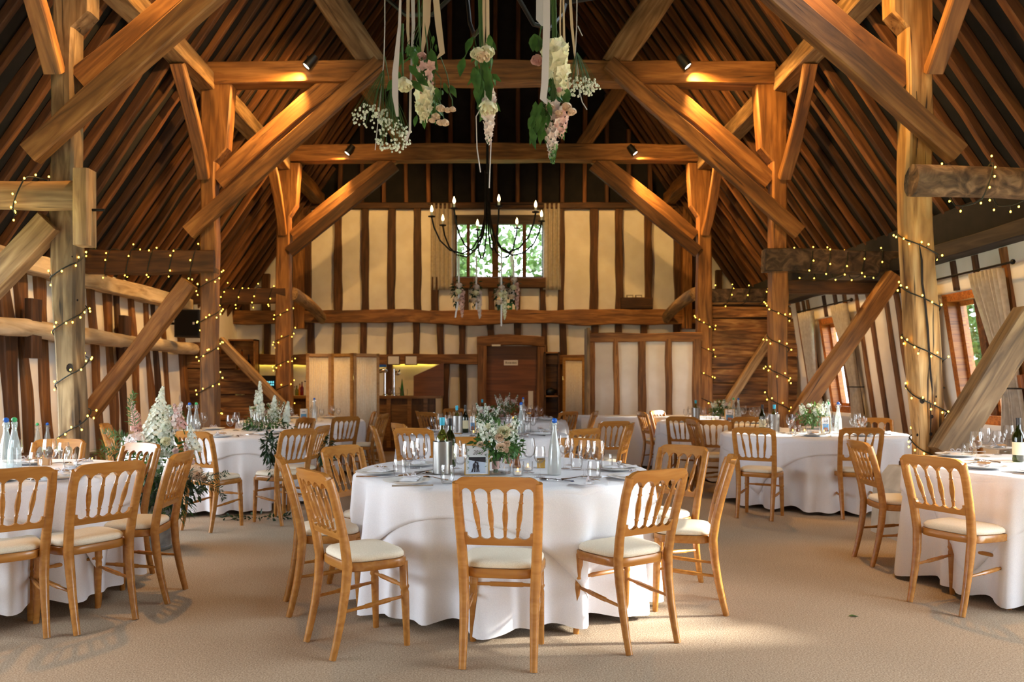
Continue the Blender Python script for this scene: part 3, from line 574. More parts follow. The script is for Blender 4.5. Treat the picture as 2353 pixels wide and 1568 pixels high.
# plinth under the near right post
pl = thing('plinth', 'rendered stone plinth under the near right post', 'plinth', (3.72, TR[0], 0))
mb = MB(); mb.add([V(x, y, z) for (x, z) in ((-.32, 0), (.36, 0), (.36, .6), (-.16, .6), (-.3, .42)) for y in (-.27, .27)], [(0, 2, 4, 6, 8), (9, 7, 5, 3, 1)]+[(2*i, 2*i+1, (2*i+3) % 10, (2*i+2) % 10) for i in range(5)])
mb.obj('plinth_block', 'stone', pl, False)
timber('sill_stub', (-.1, 0, .60), (.3, 0, .60), .42, .09, 'oak_dark', pl, wob=.02)
# plank partitions between the far posts and the walls
def planks(name, label, x0, x1, Y, z0, z1, n, seed, cut=None):
    q = random.Random(seed); t = thing(name, label, 'partition', (0, Y, 0)); z = z0; h = (z1-z0)/n
    for i in range(n):
        hh = h*q.uniform(.85, 1.15); zc = z0+(i+.5)*h; xe = x1 if cut is None else min(x1, cut(zc))
        if xe-x0 < .15: continue
        timber('plank', (x0, -.03+q.uniform(-.012, .012), zc), (xe, -.03+q.uniform(-.012, .012), zc+q.uniform(-.015, .015)), .05, hh-.004, 'plank', t, wob=.035, step=.16, chamf=.008)
    MB().b2(x0, x1 if cut is None else x1-.9, .01, .05, z0, z1-.05).obj('backing', 'oak_dark', t, False)
    return t
planks('plank_partition', 'dark waney plank partition beside the far left post', -5.55, -3.7, TR[2]-.1, 0, 2.05, 9, 3, lambda z: -3.75 if z < 1.0 else -3.75-(z-1.0)*1.16)
planks('plank_partition', 'tall waney plank partition beside the far right post', 3.85, 5.42, TR[2]+.05, 0, 2.95, 13, 4)
kn = simple('knot_hole', (34, 22, 14), .9)
def marks(par, Y, pts, lines):      # knots, peg holes and drying cracks on the face of a post
    inv = par.matrix_world.inverted()
    for px, py, r in pts:
        q = P(px, py, Y); mb = MB(); mb.lathe([(r, 0), (r*.8, -.004), (.001, -.006)], 10, (0, 0, 0), (0, -1, 0)); o = mb.obj('knot', kn, par); o.matrix_local = inv @ Matrix.Translation(q) @ Matrix.Diagonal((1, 1, 1.3, 1))
    for ln, w_ in lines:
        mb = MB(); mb.ribbon([P(px, py, Y) for px, py in ln], [w_*.3]+[w_]*(len(ln)-2)+[w_*.2], (1, 0, 0), .003); o = mb.obj('crack', kn, par, False); o.matrix_local = inv
bpy.context.view_layer.update()
marks(posts[1, 0], TR[0]-.118, ((2119, 920, .024), (2142, 958, .012), (2139, 998, .013), (2108, 1000, .01), (2151, 912, .008)), (([(2112, 560), (2118, 600), (2119, 650), (2126, 700), (2132, 760), (2134, 800), (2139, 870), (2142, 900)], .018), ([(2136, 920), (2139, 960), (2137, 1020)], .012), ([(2106, 210), (2109, 280), (2108, 340)], .01)))
marks(posts[-1, 0], TR[0]-.112, ((160, 846, .03), (184, 970, .012), (178, 690, .008), (166, 590, .007)), ())
# fairy lights
def fairy(label, path, step=.085, seed=0, wob=.05, group=None):
    q = random.Random(seed); t = thing('fairy_lights', label, 'fairy lights', (0, 0, 0)); pts = [Vector(p) for p, _ in path]
    mb = MB(); mb.tube(pts, .006, 5); d = 0; nxt = 0; me = None
    for (p, nrm), (p2, _) in zip(path, path[1:]):
        p = Vector(p); p2 = Vector(p2); L = (p2-p).length; d += L
        while nxt < d:
            u = p.lerp(p2, max(0, min(1, 1-(d-nxt)/max(L, 1e-6)))); o = Vector(nrm)*q.uniform(.012, .035)+V(q.uniform(-.02, .02), 0, q.uniform(-wob, wob))
            mb.tube([u, u+o], .003, 4)
            if fairy.me is None: fairy.me = MB().ball((0, 0, 0), .0078, 6, 4, (1, 1, 1.2)).mesh('bulb', 'fairy')
            c = link('bulb', fairy.me, t); c.location = u+o; nxt += step*q.uniform(.55, 1.5)
    mb.obj('cable', 'wire', t)
fairy.me = None
def helix(cx, cy, hx, hy, z0, z1, turns, ph=0, horiz=False):
    out = []; n = int(turns*26)
    for i in range(n+1):
        a = 2*PI*turns*i/n+ph; c, s = math.cos(a), math.sin(a); r = 1/max(abs(c)/1.0, abs(s)/1.0)**.55
        t = i/n; z = z0+(z1-z0)*t
        x, y = (cx(z) if callable(cx) else cx)+hx*c*r, (cy(z) if callable(cy) else cy)+hy*s*r
        nr = V(c, s, 0).normalized(); out.append(((x, y, z), nr) if not horiz else ((z, y, x), V(0, nr.y, nr.x)))
    return out
def lerpx(secs): 
    def f(z):
        for a, b in zip(secs, secs[1:]):
            if a[0] <= z <= b[0]: t = (z-a[0])/(b[0]-a[0]); return (a[1]+a[2])/2*(1-t)+(b[1]+b[2])/2*t
        return (secs[-1][1]+secs[-1][2])/2
    return f
cl = lerpx([(0, -3.72, -3.55), (.9, -3.72, -3.55), (2, -3.78, -3.59), (2.8, -3.81, -3.61)]); cr = lerpx([(.6, 3.67, 3.92), (1.7, 3.6, 3.82), (2.8, 3.55, 3.77), (3, 3.55, 3.77)])
fairy('warm fairy lights spiralling up the near left post', helix(cl, TR[0], .118, .125, .62, 2.5, 4.1, .6), seed=1)
fairy('warm fairy lights spiralling up the near right post', helix(cr, TR[0], .135, .13, 2.78, .72, 4.6, .6), seed=2)
fairy('warm fairy lights spiralling up the middle left post', helix(-3.70, TR[1], .125, .125, .95, 2.85, 4.2, .3), seed=3)
fairy('warm fairy lights spiralling up the middle right post', helix(3.70, TR[1], .125, .125, 2.5, .9, 4.1, .3), seed=4)
fairy('warm fairy lights spiralling up the far left post', helix(-3.76, TR[2], .155, .125, .95, 2.7, 4, .3), .1, 5)
fairy('warm fairy lights spiralling up the far right post', helix(3.76, TR[2], .155, .125, 2.7, .9, 4, .3), .1, 6)
fairy('fairy lights wound along the near left aisle log', helix(2.89, TR[0]-.28, .15, .13, -5.4, -3.7, 4.2, 0, True), .1, 7)
fairy('fairy lights wound along the near right aisle log', helix(2.98, TR[0]-.3, .17, .14, 3.75, 5.4, 4.6, 0, True), .1, 8)
fairy('fairy lights wound along the middle left aisle beam', helix(2.9, TR[1]-.05, .175, .12, -5.45, -3.8, 6, 0, True), .17, 9)
fairy('fairy lights wound along the middle right aisle beam', helix(2.88, TR[1]-.05, .18, .12, 3.9, 5.25, 6, 0, True), .17, 10)
fairy('fairy lights wound along the far left aisle beam', helix(2.89, TR[2], .16, .12, -5.3, -3.9, 5, 0, True), .17, 11)
fairy('fairy lights wound along the far right aisle beam', helix(2.9, TR[2], .15, .12, 3.95, 5.2, 4, 0, True), .17, 12)
# spot lamps on the tie beams
def spot(label, x, Y, z, tgt, power, cone=105):
    t = thing('spot_lamp', label, 'spot lamp', (x, Y, z)); d = (Vector(tgt)-t.location).normalized()
    MB().box((0, .06, .05), (.05, .09, .12)).obj('bracket', 'black', t, False)
    mb = MB(); mb.lathe([(.001, -.13), (.05, -.13), (.058, -.05), (.058, .05), (.05, .05), (.046, .03)], 16, (0, 0, 0), d); mb.obj('lamp_body', 'black', t)
    MB().lathe([(.001, .041), (.047, .041)], 16, (0, 0, 0), d).obj('lens', 'lens', t)
    o = lamp('lamp_light', 'SPOT', tuple(d*.07), power, (1, .54, .15), t, spot_size=math.radians(cone), spot_blend=.8, shadow_soft_size=.04); o.rotation_euler = d.to_track_quat('-Z', 'Y').to_euler()
SPW = 430
for i, (a, b) in ((1, (-2.37, 2.45)), (2, (-2.56, 2.46))):
    for x, s in ((a, -1), (b, 1)): spot('black spot lamp on the %s half of the %s tie beam' % (SIDE[s], ORD[i]), x, TR[i]-.2, 5.42, (s*3.9, TR[i]-.55, 3.5), SPW)
for s in (-1, 1):
    spot('black spot lamp above the picture on the %s half of the nearest tie beam' % SIDE[s], s*2.4, TR[0]-.24, 5.44, (s*4.1, TR[0]-1.6, 2.4), SPW)
    spot('black spot lamp behind the nearest tie beam on the %s' % SIDE[s], s*2.0, TR[0]+.24, 5.5, (s*3.9, TR[0]+2.6, 4.6), SPW*.8)
    spot('black spot lamp behind the middle tie beam on the %s' % SIDE[s], s*2.0, TR[1]+.24, 5.5, (s*3.9, TR[1]+2.6, 4.6), SPW*.8)
    spot('black spot lamp behind the far tie beam on the %s' % SIDE[s], s*1.6, TR[2]+.22, 5.6, (s*2.4, YB, 3.4), SPW*.45, 120)
# ================================================================ chairs
def make_chair():
    t = thing('banquet_chair', 'x', 'chair'); W = 'chair'
    lean = lambda z: (0 if z < .44 else -.11*((z-.44)/.46)**1.35)            # back rakes away from the sitter
    half = lambda z: .166+.028*max(0, (z-.3)/.6)
    def ybend(x, z): return lean(z)-.022*(1-(x/.2)**2)*max(0, min(1, (z-.5)/.3))
    # rear legs run up into the back
    for s in (-1, 1):
        mb = MB(); pts = []; zs = [0, .08, .2, .32, .44, .56, .68, .78, .84, .875]
        for z in zs: pts.append((s*(half(z)-.004*(z > .8)), lean(z)-.075*(max(0, .44-z)/.44)**1.6, z))
        mb.tube(pts, [.0175, .019, .0215, .024, .0255, .0245, .0235, .0235, .023, .021], 10); mb.obj('rear_leg', W, t)
        m2 = MB(); m2.lathe([(.009, -.004), (.009, .002), (.005, .005), (.001, .0055)], 8, (s*half(.43), -.019, .425), (0, -1, 0)); m2.obj('bolt', 'chrome', t)
        m3 = MB(); m3.tube([(s*.168, .308, .43), (s*.17, .312, .31), (s*.171, .313, .30), (s*.171, .314, .285), (s*.171, .315, .27), (s*.176, .325, 0)], [.0225, .022, .025, .019, .022, .016], 10); m3.obj('front_leg', W, t)
        m4 = MB(); m4.tube([(s*.17, -.005, .225), (s*.171, .09, .232), (s*.171, .1, .233), (s*.171, .16, .238), (s*.171, .225, .244), (s*.171, .235, .245), (s*.171, .31, .25)], [.008, .0095, .0125, .0125, .0125, .0095, .008], 8); m4.obj('stretcher', W, t)
    m = MB(); m.tube([(-.172, .31, .30), (-.09, .31, .302), (-.08, .31, .302), (0, .31, .302), (.08, .31, .302), (.09, .31, .302), (.172, .31, .30)], [.008, .0095, .0125, .0125, .0125, .0095, .008], 8); m.obj('stretcher', W, t)
    # top rail with five arches
    sp = [-.114, -.038, .038, .114]; edge = .173
    def bot(x):
        ks = [-edge]+sp+[edge]
        if abs(x) >= edge: return .80-.02*min(1, (abs(x)-edge)/.02)
        for a, b in zip(ks, ks[1:]):
            if a <= x <= b:
                u = (x-a)/(b-a)*2-1; return .805+.045*math.sqrt(max(0, 1-u*u))
    def top(x): q = max(0, (abs(x)-.145)/.059); return .9+.006*(1-(x/.2)**2)-.055*(1-math.sqrt(max(0, 1-q*q)))
    xs = [-.2, -.196, -.188]+[-.176+.352*i/44 for i in range(45)]+[.188, .196, .2]
    m = MB(); m.strip(xs, top, bot, .028, ybend); o = m.obj('top_rail', W, t, True, 55)
    sb = [-.088, -.03, .03, .088]
    def tb(x):
        ks = [-.15]+sb+[.15]
        if abs(x) >= .148: return .632
        for a, b in zip(ks, ks[1:]):
            if a <= x <= b: u = (x-a)/(b-a)*2-1; return .628-.026*math.sqrt(max(0, 1-u*u))
    m = MB(); m.strip([-.168, -.158, -.149]+[-.147+.294*i/36 for i in range(37)]+[.149, .158, .168], tb, lambda x: .572, .022, ybend); m.obj('bottom_rail', W, t, True, 55)
    for a, b in zip(sp, sb):
        m = MB(); pts = []; rr = []
        for q, r in ((0, .007), (.14, .0085), (.17, .012), (.2, .0085), (.42, .0135), (.55, .0135), (.76, .0085), (.79, .012), (.82, .0085), (1, .0075)):
            z = .615+(.825-.615)*q; x = b+(a-b)*q; pts.append((x, ybend(x, z), z)); rr.append(r)
        m.tube(pts, rr, 8, False); m.obj('spindle', W, t)
    # bowed seat frame and pad
    def outline(k):
        ps = []
        for i in range(40):
            a = 2*PI*i/40; c, s = math.cos(a), math.sin(a); n = 4.2
            x = .198*math.copysign(abs(c)**(2/n), c); y = .172*math.copysign(abs(s)**(2/n), s); x *= 1+.08*(y/.172); ps.append((x*k, .168+y*k))
        return ps
    def prism(mb, rings):
        n = len(rings[0][0]); vs = []; fs = []
        for ps, z in rings: vs += [(x, y, z) for x, y in ps]
        for i in range(len(rings)-1):
            for k in range(n): fs.append((i*n+k, i*n+(k+1) % n, (i+1)*n+(k+1) % n, (i+1)*n+k))
        fs += [tuple(range(n-1, -1, -1)), tuple((len(rings)-1)*n+k for k in range(n))]; mb.add(vs, fs)
    m = MB(); prism(m, [(outline(.97), .408), (outline(1), .414), (outline(1), .446), (outline(.985), .452)]); m.obj('seat_frame', W, t, True, 45)
    m = MB(); prism(m, [(outline(.88), .45), (outline(.955), .458), (outline(.955), .474), (outline(.9), .487), (outline(.75), .494), (outline(.4), .498)]); m.obj('seat_pad', 'pad', t, True, 75)
    return freeze(t)
chair = make_chair()
CHG = 'banquet chairs set round the tables'
def put_chair(px, s, face, where, off=0):
    """px: image column of the back, s: px per metre at the back, face: degrees from straight ahead"""
    Y = F/s; X = (px-CX)/s; a = math.radians(face)
    # the back plane leans .06 m behind the origin at mid height
    dup(chair, (X+.02*math.sin(a), Y+.02*math.cos(a), 0), -a, 'varnished spindle chair '+where)
TB = {'T1': (.06, 5.0, .93, 'front centre table'), 'TL1': (-3.2, 4.85, .85, 'near left table'), 'TL2': (-3.08, 8.6, .92, 'middle left table'), 'TL3': (-2.9, 11.7, .92, 'far left table'),
      'TC2': (-.12, 8.55, .92, 'second centre table'), 'TC3': (.17, 11.9, .92, 'third centre table'), 'TR1': (3.8, 5.15, .95, 'near right table'), 'TR2': (3.6, 8.75, .97, 'middle right table'), 'TR3': (3.35, 11.3, .92, 'far right table')}
def fc(px, s, T): X = (px-CX)/s; Y = F/s; return math.degrees(math.atan2(TB[T][0]-X, TB[T][1]-Y))
for px, s, f_, wh in ((1147, 489, 7, 'back to the camera at the front centre table'), (757, 458, 55, 'at the front left of the front centre table'), (1485, 453, -33, 'at the front right of the front centre table'),
        (682, 388, 72, 'at the left side of the front centre table'), (1644, 386, -76, 'at the right side of the front centre table'), (808, 338, 119, 'at the rear left of the front centre table'), (1553, 337, -129, 'at the rear right of the front centre table'),
        (1070, 293, 172, 'behind the photo frame on the front centre table'), (1322, 299, 206, 'behind the water bottle on the front centre table')): put_chair(px, s, f_, wh)
for T, lst in {'TL1': ((18, 448, 'cut by the left picture edge at the near left table', -43), (234, 418, 'with its back to us at the near left table', -57), (386, 368, 'side on at the right of the near left table', -94), (300, 326, 'beside the milk churn at the near left table', -150), (122, 304, 'behind the wine glasses of the near left table', 180)),
     'TL2': ((460, 254, 'between the big flower display and the middle left table', 22), (672, 241, 'with a leaf bunch at the front right of the middle left table', -54), (723, 226, 'side on with a leaf bunch at the middle left table', -84), (690, 186, 'at the rear right of the middle left table', -135), (262, 214, 'at the left side of the middle left table behind ferns', 75)),
     'TL3': ((788, 176, 'white table behind it at the front right of the far left table', -43), (868, 163, 'side on in front of the folding screen at the right', -78), (846, 150, 'against the folding screen behind the far left table', -100)),
     'TC2': ((957, 236, 'back to us at the front left of the second centre table', 17), (877, 223, 'side on at the left of the second centre table', 78), (933, 212, 'behind the one at the left of the second centre table', 62), (1330, 240, 'at the front right of the second centre table', -40), (1430, 211, 'light side of a pair right of the second centre table', -70), (1405, 200, 'dark one of a pair right of the second centre table', -20)),
     'TC3': ((992, 152, 'back to us at the left of the third centre table', 45), (972, 146, 'half hidden at the far left of the third centre table', 80), (1048, 134, 'behind the wine cooler at the third centre table', 150), (1298, 149, 'facing us beside the white buffet at the third centre table', -40), (1355, 148, 'side on in front of the white buffet cloth', -72)),
     'TR3': ((1570, 176, 'back to us at the front left of the far right table', 25), (1487, 151, 'side on at the far left of the far right table', 82), (1520, 146, 'behind the left edge of the far right table', 135), (1712, 177, 'behind the middle right table, at the far right table', -3)),
     'TR2': ((1606, 192, 'side on at the left of the middle right table', 86), (1640, 194, 'back to us between the middle and far right tables', 20), (1736, 234, 'back to us at the front left of the middle right table', 33), (1974, 234, 'back to us at the front of the middle right table', 8), (2012, 186, 'mostly hidden behind the bottles of the middle right table', 200)),
     'TR1': ((2163, 388, 'back to us at the near right table', 66), (2000, 308, 'side on beside the plinth at the near right table', 94), (2216, 272, 'under the big brace behind the near right table', 172))}.items():
    for px, s, wh, f_ in lst: put_chair(px, s, f_, wh)
# ================================================================ tables and cloths
TH = .775
def make_table():
    t = thing('banquet_table', 'x', 'table')
    MB().lathe([(.001, .735), (.9, .735), (.905, .742), (.905, .76), (.9, .766), (.001, .766)], 48).obj('tabletop', 'bar_wood', t)
    for k in range(4):
        a = PI/4+k*PI/2; c, s = math.cos(a), math.sin(a); MB().tube([(.5*c, .5*s, .735), (.62*c, .62*s, .4), (.66*c, .66*s, 0)], .015, 8).obj('leg', 'iron', t)
    return freeze(t)
table = make_table()
def cloth_pair(key, cx, cy, Rr, nm, rot, seed, hem=.035, ov=1.13):
    q = random.Random(seed); ph = [q.uniform(0, 6.28) for _ in range(8)]
    def fold(a):
        f = .35*math.cos(8*a+ph[0]+.9*math.sin(2*a+ph[5]))+.45*math.cos(15*a+ph[1]+.9*math.sin(3*a+ph[6]))+.3*math.cos(23*a+ph[3]+.7*math.sin(4*a+ph[7])); return math.copysign(abs(f)**.8, f)-.08
    def rad(a, d):        # d: drop below the table edge
        k = min(1, d/.72); return Rr+.012+.015*k+.105*k**.7*fold(a)+.008*math.cos(41*a+ph[4])*k
    n = 224; mb = MB(); vs = []; fs = []; rows = [('r', .0), ('r', .5), ('r', .93), ('e', .985), ('d', .012)]+[('d', d) for d in (.04, .09, .16, .24, .33, .42, .51, .6, .67, .72)]
    def ring(kind, v, off, a, zmax=None):
        if kind == 'r': return Rr*v, TH+off
        if kind == 'e': return Rr*v+.004, TH-.002+off
        D = v*(zmax if zmax else 1); return rad(a, D)+off, TH-D
    hm = lambda a: (TH-hem+.022*fold(a))/.72
    for kind, v in rows:
        for i in range(n):
            a = 2*PI*i/n; r, z = ring(kind, v, 0, a, hm(a) if kind == 'd' and v > .1 else None)
            vs.append((cx+r*math.sin(a), cy-r*math.cos(a), max(z, .012)))
    for j in range(len(rows)-1):
        for i in range(n): fs.append((j*n+i, j*n+(i+1) % n, (j+1)*n+(i+1) % n, (j+1)*n+i))
    mb.add(vs, fs); tag(mb.obj('tablecloth', 'linen', None, True, 80), 'long white cloth hanging to the carpet round the '+nm, 'tablecloth')
    # square overlay, corners hang lower
    mb = MB(); vs = []; fs = []; R2 = [('r', .0), ('r', .5), ('r', .93), ('e', .985)]+[('d', k/9) for k in range(1, 10)]
    for kind, v in R2:
        for i in range(n):
            a = 2*PI*i/n; b = a-rot; full = ov/max(abs(math.cos(b)), abs(math.sin(b)))-Rr
            if kind == 'd': r, z = ring('d', v*full, .012+.01*v*math.cos(11*a+ph[2]), a)
            else: r, z = ring(kind, v, .004, a)
            vs.append((cx+r*math.sin(a), cy-r*math.cos(a), z))
    for j in range(len(R2)-1):
        for i in range(n): fs.append((j*n+i, j*n+(i+1) % n, (j+1)*n+(i+1) % n, (j+1)*n+i))
    mb.add(vs, fs); o = tag(mb.obj('table_overlay', 'linen', None, True, 80), 'square white overlay with hanging corners on the '+nm, 'tablecloth'); so = o.modifiers.new('thick', 'SOLIDIFY'); so.thickness = .003; so.offset = 1
for k, (cx, cy, Rr, nm) in TB.items():
    o = dup(table, (cx, cy, 0), rnd.uniform(0, 1.5), 'round folding table hidden under cloth, the '+nm); o.scale = (Rr/.95, Rr/.95, 1)
    cloth_pair(k, cx, cy, Rr, nm, {'T1': -.3, 'TL2': .62, 'TR2': -.2, 'TL1': .5, 'TR1': -.35}.get(k, rnd.uniform(0, 1.5)), 40+len(k)*7+int(cx*10), hem=.09 if k == 'TL1' else .04, ov=Rr+.16)
# straight buffet table in front of the timber screen
bt = thing('buffet_table', 'long straight buffet table under white cloth before the timber screen', 'table', (2.45, 12.55, 0))
MB().b2(-1.05, 1.1, -.35, .35, .77, .8).obj('tabletop', 'bar_wood', bt, False)
for x in (-.95, 1): 
    for y in (-.3, .3): MB().tube([(x, y, 0), (x, y, .77)], .018, 8).obj('leg', 'iron', bt)
mb = MB(); n = 200; pp = []
per = [(-1.08, -.38), (1.13, -.38), (1.13, .38), (-1.08, .38)]
for k in range(4):
    a, b = Vector(per[k]+(0,)), Vector(per[(k+1) % 4]+(0,)); nr = V(b.y-a.y, a.x-b.x, 0).normalized()
    for i in range(40 if k % 2 == 0 else 14): pp.append((a.lerp(b, i/(40 if k % 2 == 0 else 14)), nr))
vs = []; fs = []; n = len(pp)
for j, (z, o) in enumerate(((.805, -.35), (.806, 0), (.79, .006), (.4, .012), (.04, .02))):
    for i, (p, nr) in enumerate(pp): vs.append((2.45+(p.x*(1 if o > -.1 else .6)+nr.x*(max(o, 0)+(.012*math.sin(i*1.1) if z < .5 else 0))), 12.55+p.y*(1 if o > -.1 else .3)+nr.y*(max(o, 0)+(.012*math.sin(i*1.1) if z < .5 else 0)), z))
for j in range(4):
    for i in range(n): fs.append((j*n+i, j*n+(i+1) % n, (j+1)*n+(i+1) % n, (j+1)*n+i))
mb.add(vs, fs+[tuple(range(n))]); tag(mb.obj('tablecloth', 'linen', None, True, 60), 'plain white cloth boxed over the straight buffet table', 'tablecloth')
# ================================================================ tableware prototypes
def lathe_thing(name, cat, parts):
    t = thing(name, 'x', cat)
    for nm, prof, mt, n in parts: MB().lathe(prof, n, cap0=False).obj(nm, mt, t, True, 50)
    return freeze(t)
def gprof(k, s=1): return [(r*s, z*s) for r, z in k]
foot = [(.001, .001), (.034, .001), (.035, .003), (.012, .007), (.0045, .014)]
wine_l = lathe_thing('wine_glass', 'wine glass', (('foot', foot+[(.0042, .05), (.0042, .088), (.007, .094)], 'glass', 18), ('bowl', [(.004, .094), (.016, .097), (.031, .112), (.0405, .136), (.0415, .155), (.038, .185), (.0335, .216), (.0325, .216), (.037, .185), (.0402, .155), (.039, .137), (.030, .114), (.015, .1), (.001, .099)], 'glass', 20)))
wine_s = lathe_thing('wine_glass', 'wine glass', (('foot', gprof(foot, .9)+[(.004, .045), (.004, .078), (.0065, .083)], 'glass', 18), ('bowl', [(.004, .083), (.014, .086), (.027, .1), (.034, .12), (.0345, .136), (.031, .162), (.0275, .182), (.0266, .182), (.030, .162), (.0333, .136), (.0328, .121), (.026, .102), (.013, .089), (.001, .088)], 'glass', 20)))
tumb = lathe_thing('tumbler', 'tumbler', (('glass_wall', [(.001, .001), (.028, .001), (.033, .006), (.039, .04), (.0385, .075), (.034, .104), (.0325, .104), (.037, .075), (.0375, .04), (.031, .014), (.001, .012)], 'glass', 20),))
def bottle_water(body, stop):
    t = thing('water_bottle', 'x', 'bottle')
    MB().lathe([(.001, .002), (.036, .002), (.041, .007), (.041, .05), (.036, .14), (.026, .2), (.0165, .245), (.0135, .27), (.0135, .3), (.0165, .302), (.0165, .312), (.012, .314)], 24).obj('glass_body', body, t)
    MB().ball((0, 0, .327), .0165, 14, 8).obj('stopper', stop, t)
    mb = MB()
    for s in (-1, 1): mb.tube([(s*.015, 0, .328), (s*.027, 0, .312), (s*.029, 0, .285), (s*.02, 0, .268), (s*.014, 0, .28)], .0016, 5)
    mb.tube([(-.014, 0, .272), (0, -.016, .272), (.014, 0, .272)], .0016, 5); mb.obj('wire_bail', 'chrome', t)
    return freeze(t)
bot_fr_b = bottle_water('frost', 'blue'); bot_w_b = bottle_water('water', 'blue'); bot_w_g = bottle_water('water', 'green'); bot_fr_g = bottle_water('frost', 'green')
def bottle_wine(glass, cap, label=True):
    t = thing('wine_bottle', 'x', 'bottle')
    MB().lathe([(.001, .004), (.034, .002), (.0375, .008), (.0375, .17), (.034, .19), (.022, .215), (.015, .24), (.014, .30), (.0155, .301), (.0155, .308), (.013, .309)], 22).obj('glass_body', glass, t)
    MB().lathe([(.0148, .262), (.0152, .264), (.0162, .309), (.001, .31)], 18).obj('capsule', cap, t)
    if label: MB().lathe([(.0379, .05), (.0379, .14)], 22).obj('label', 'label', t)
    return freeze(t)
wb_white = bottle_wine('olive_glass', 'teal', False); wb_red = bottle_wine('green_glass', 'foil')
def cooler_():
    t = thing('wine_cooler', 'x', 'wine cooler'); MB().lathe([(.001, .002), (.056, .002), (.059, .006), (.059, .198), (.0575, .2), (.055, .198), (.055, .01), (.001, .01)], 32).obj('cooler_wall', 'steel', t, True, 30); return freeze(t)
cooler = cooler_()
plate_me = lambda t: MB().lathe([(.001, .004), (.07, .004), (.082, .007), (.125, .017), (.134, .021), (.1345, .0225), (.132, .0235), (.12, .02), (.084, .0105), (.07, .0075), (.001, .0075)], 36).obj('plate_body', 'china', t)
plate = thing('dinner_plate', 'x', 'plate'); plate_me(plate); freeze(plate)
def napkin_():
    t = thing('napkin', 'x', 'napkin'); mb = MB(); vs = []; fs = []; n = 10
    for j in range(n+1):
        for i in range(7):
            u, v = i/6-.5, j/n-.5; z = .008+.01*math.cos(u*PI)+.006*math.sin(v*9+u*4)*(.5+abs(v)); vs.append((u*(.085+.05*abs(v)), v*.21, max(z, .002)))
    for j in range(n):
        for i in range(6): q = j*7+i; fs.append((q, q+1, q+8, q+7))
    mb.add(vs, fs); mb.ball((0, 0, .012), .02, 10, 6, (2.4, 1, .5)); mb.obj('folded_cloth', 'linen', t)
    mb = MB()
    for s in (-1, 1): mb.tube([(0, 0, .024), (s*.018, 0, .045), (s*.035, .004, .042), (s*.03, .008, .027), (0, 0, .024)], .004, 5); mb.tube([(0, 0, .024), (s*.03, -.02, .026), (s*.05, -.03, .018)], .0035, 5)
    mb.obj('ribbon_bow', 'ribbon', t)
    MB().box((.03, -.03, .03), (.075, .038, .0015), Matrix.Rotation(.5, 3, 'Z') @ Matrix.Rotation(.25, 3, 'X')).obj('name_tag', 'kraft', t, False)
    return freeze(t)
napkin = napkin_()
def cutlery(kind):
    t = thing(kind, 'x', kind); mb = MB()
    if kind == 'knife':
        mb.strip([-.11+.22*i/16 for i in range(17)], lambda x: .005+(.006 if x < -.01 else .004), lambda x: .002, .012, lambda x, z: 0)
        mb.obj('handle_and_blade', 'chrome', t)
    else:
        mb.tube([(-.1, 0, .004), (-.04, 0, .006), (.03, 0, .012), (.05, 0, .01)], [.006, .004, .0028, .0035], 8)
        if kind == 'fork':
            mb.box((.06, 0, .008), (.03, .022, .003))
            for k in range(4): mb.tube([(.073, -.0085+.0057*k, .008), (.095, -.0085+.0057*k, .007), (.115, -.0085+.0057*k, .011)], .0016, 5)
        else: mb.ball((.078, 0, .009), .02, 12, 6, (1.55, 1, .35))
        mb.obj('steel_body', 'chrome', t)
    return freeze(t)
knife, fork, spoon = cutlery('knife'), cutlery('fork'), cutlery('spoon')
def tealight_():
    t = thing('tealight_holder', 'x', 'candle holder')
    MB().lathe([(.001, .001), (.028, .001), (.031, .004), (.032, .06), (.0305, .06), (.0295, .008), (.001, .008)], 20).obj('glass_cup', 'glass', t)
    MB().lathe([(.001, .009), (.019, .009), (.019, .024), (.001, .025)], 16).obj('candle', 'wax', t)
    MB().ball((0, 0, .035), .0045, 8, 6, (1, 1, 2.2)).obj('flame', 'flame', t); return freeze(t)
tealight = tealight_()
def mill_():
    t = thing('pepper_mill', 'x', 'pepper mill'); MB().lathe([(.001, .001), (.024, .001), (.026, .006), (.024, .02), (.017, .045), (.0155, .06), (.02, .075), (.024, .08), (.024, .088), (.021, .09)], 22).obj('mill_body', 'mill', t)
    MB().lathe([(.021, .09), (.024, .094), (.0255, .105), (.022, .118), (.012, .124), (.008, .13), (.001, .132)], 22).obj('mill_head', 'mill', t); return freeze(t)
mill = mill_()
def frame_():
    t = thing('photo_frame', 'x', 'photo frame'); mb = MB(); w_, h = .15, .185
    for (x0, x1, z0, z1) in ((-w_/2, -w_/2+.006, 0, h), (w_/2-.006, w_/2, 0, h), (-w_/2, w_/2, 0, .006), (-w_/2, w_/2, h-.006, h)): mb.b2(x0, x1, -.006, .006, z0, z1)
    mb.obj('gold_rim', 'brass', t, False); MB().b2(-.069, .069, -.001, .003, .006, h-.006).obj('card', 'paper', t, False)
    return t
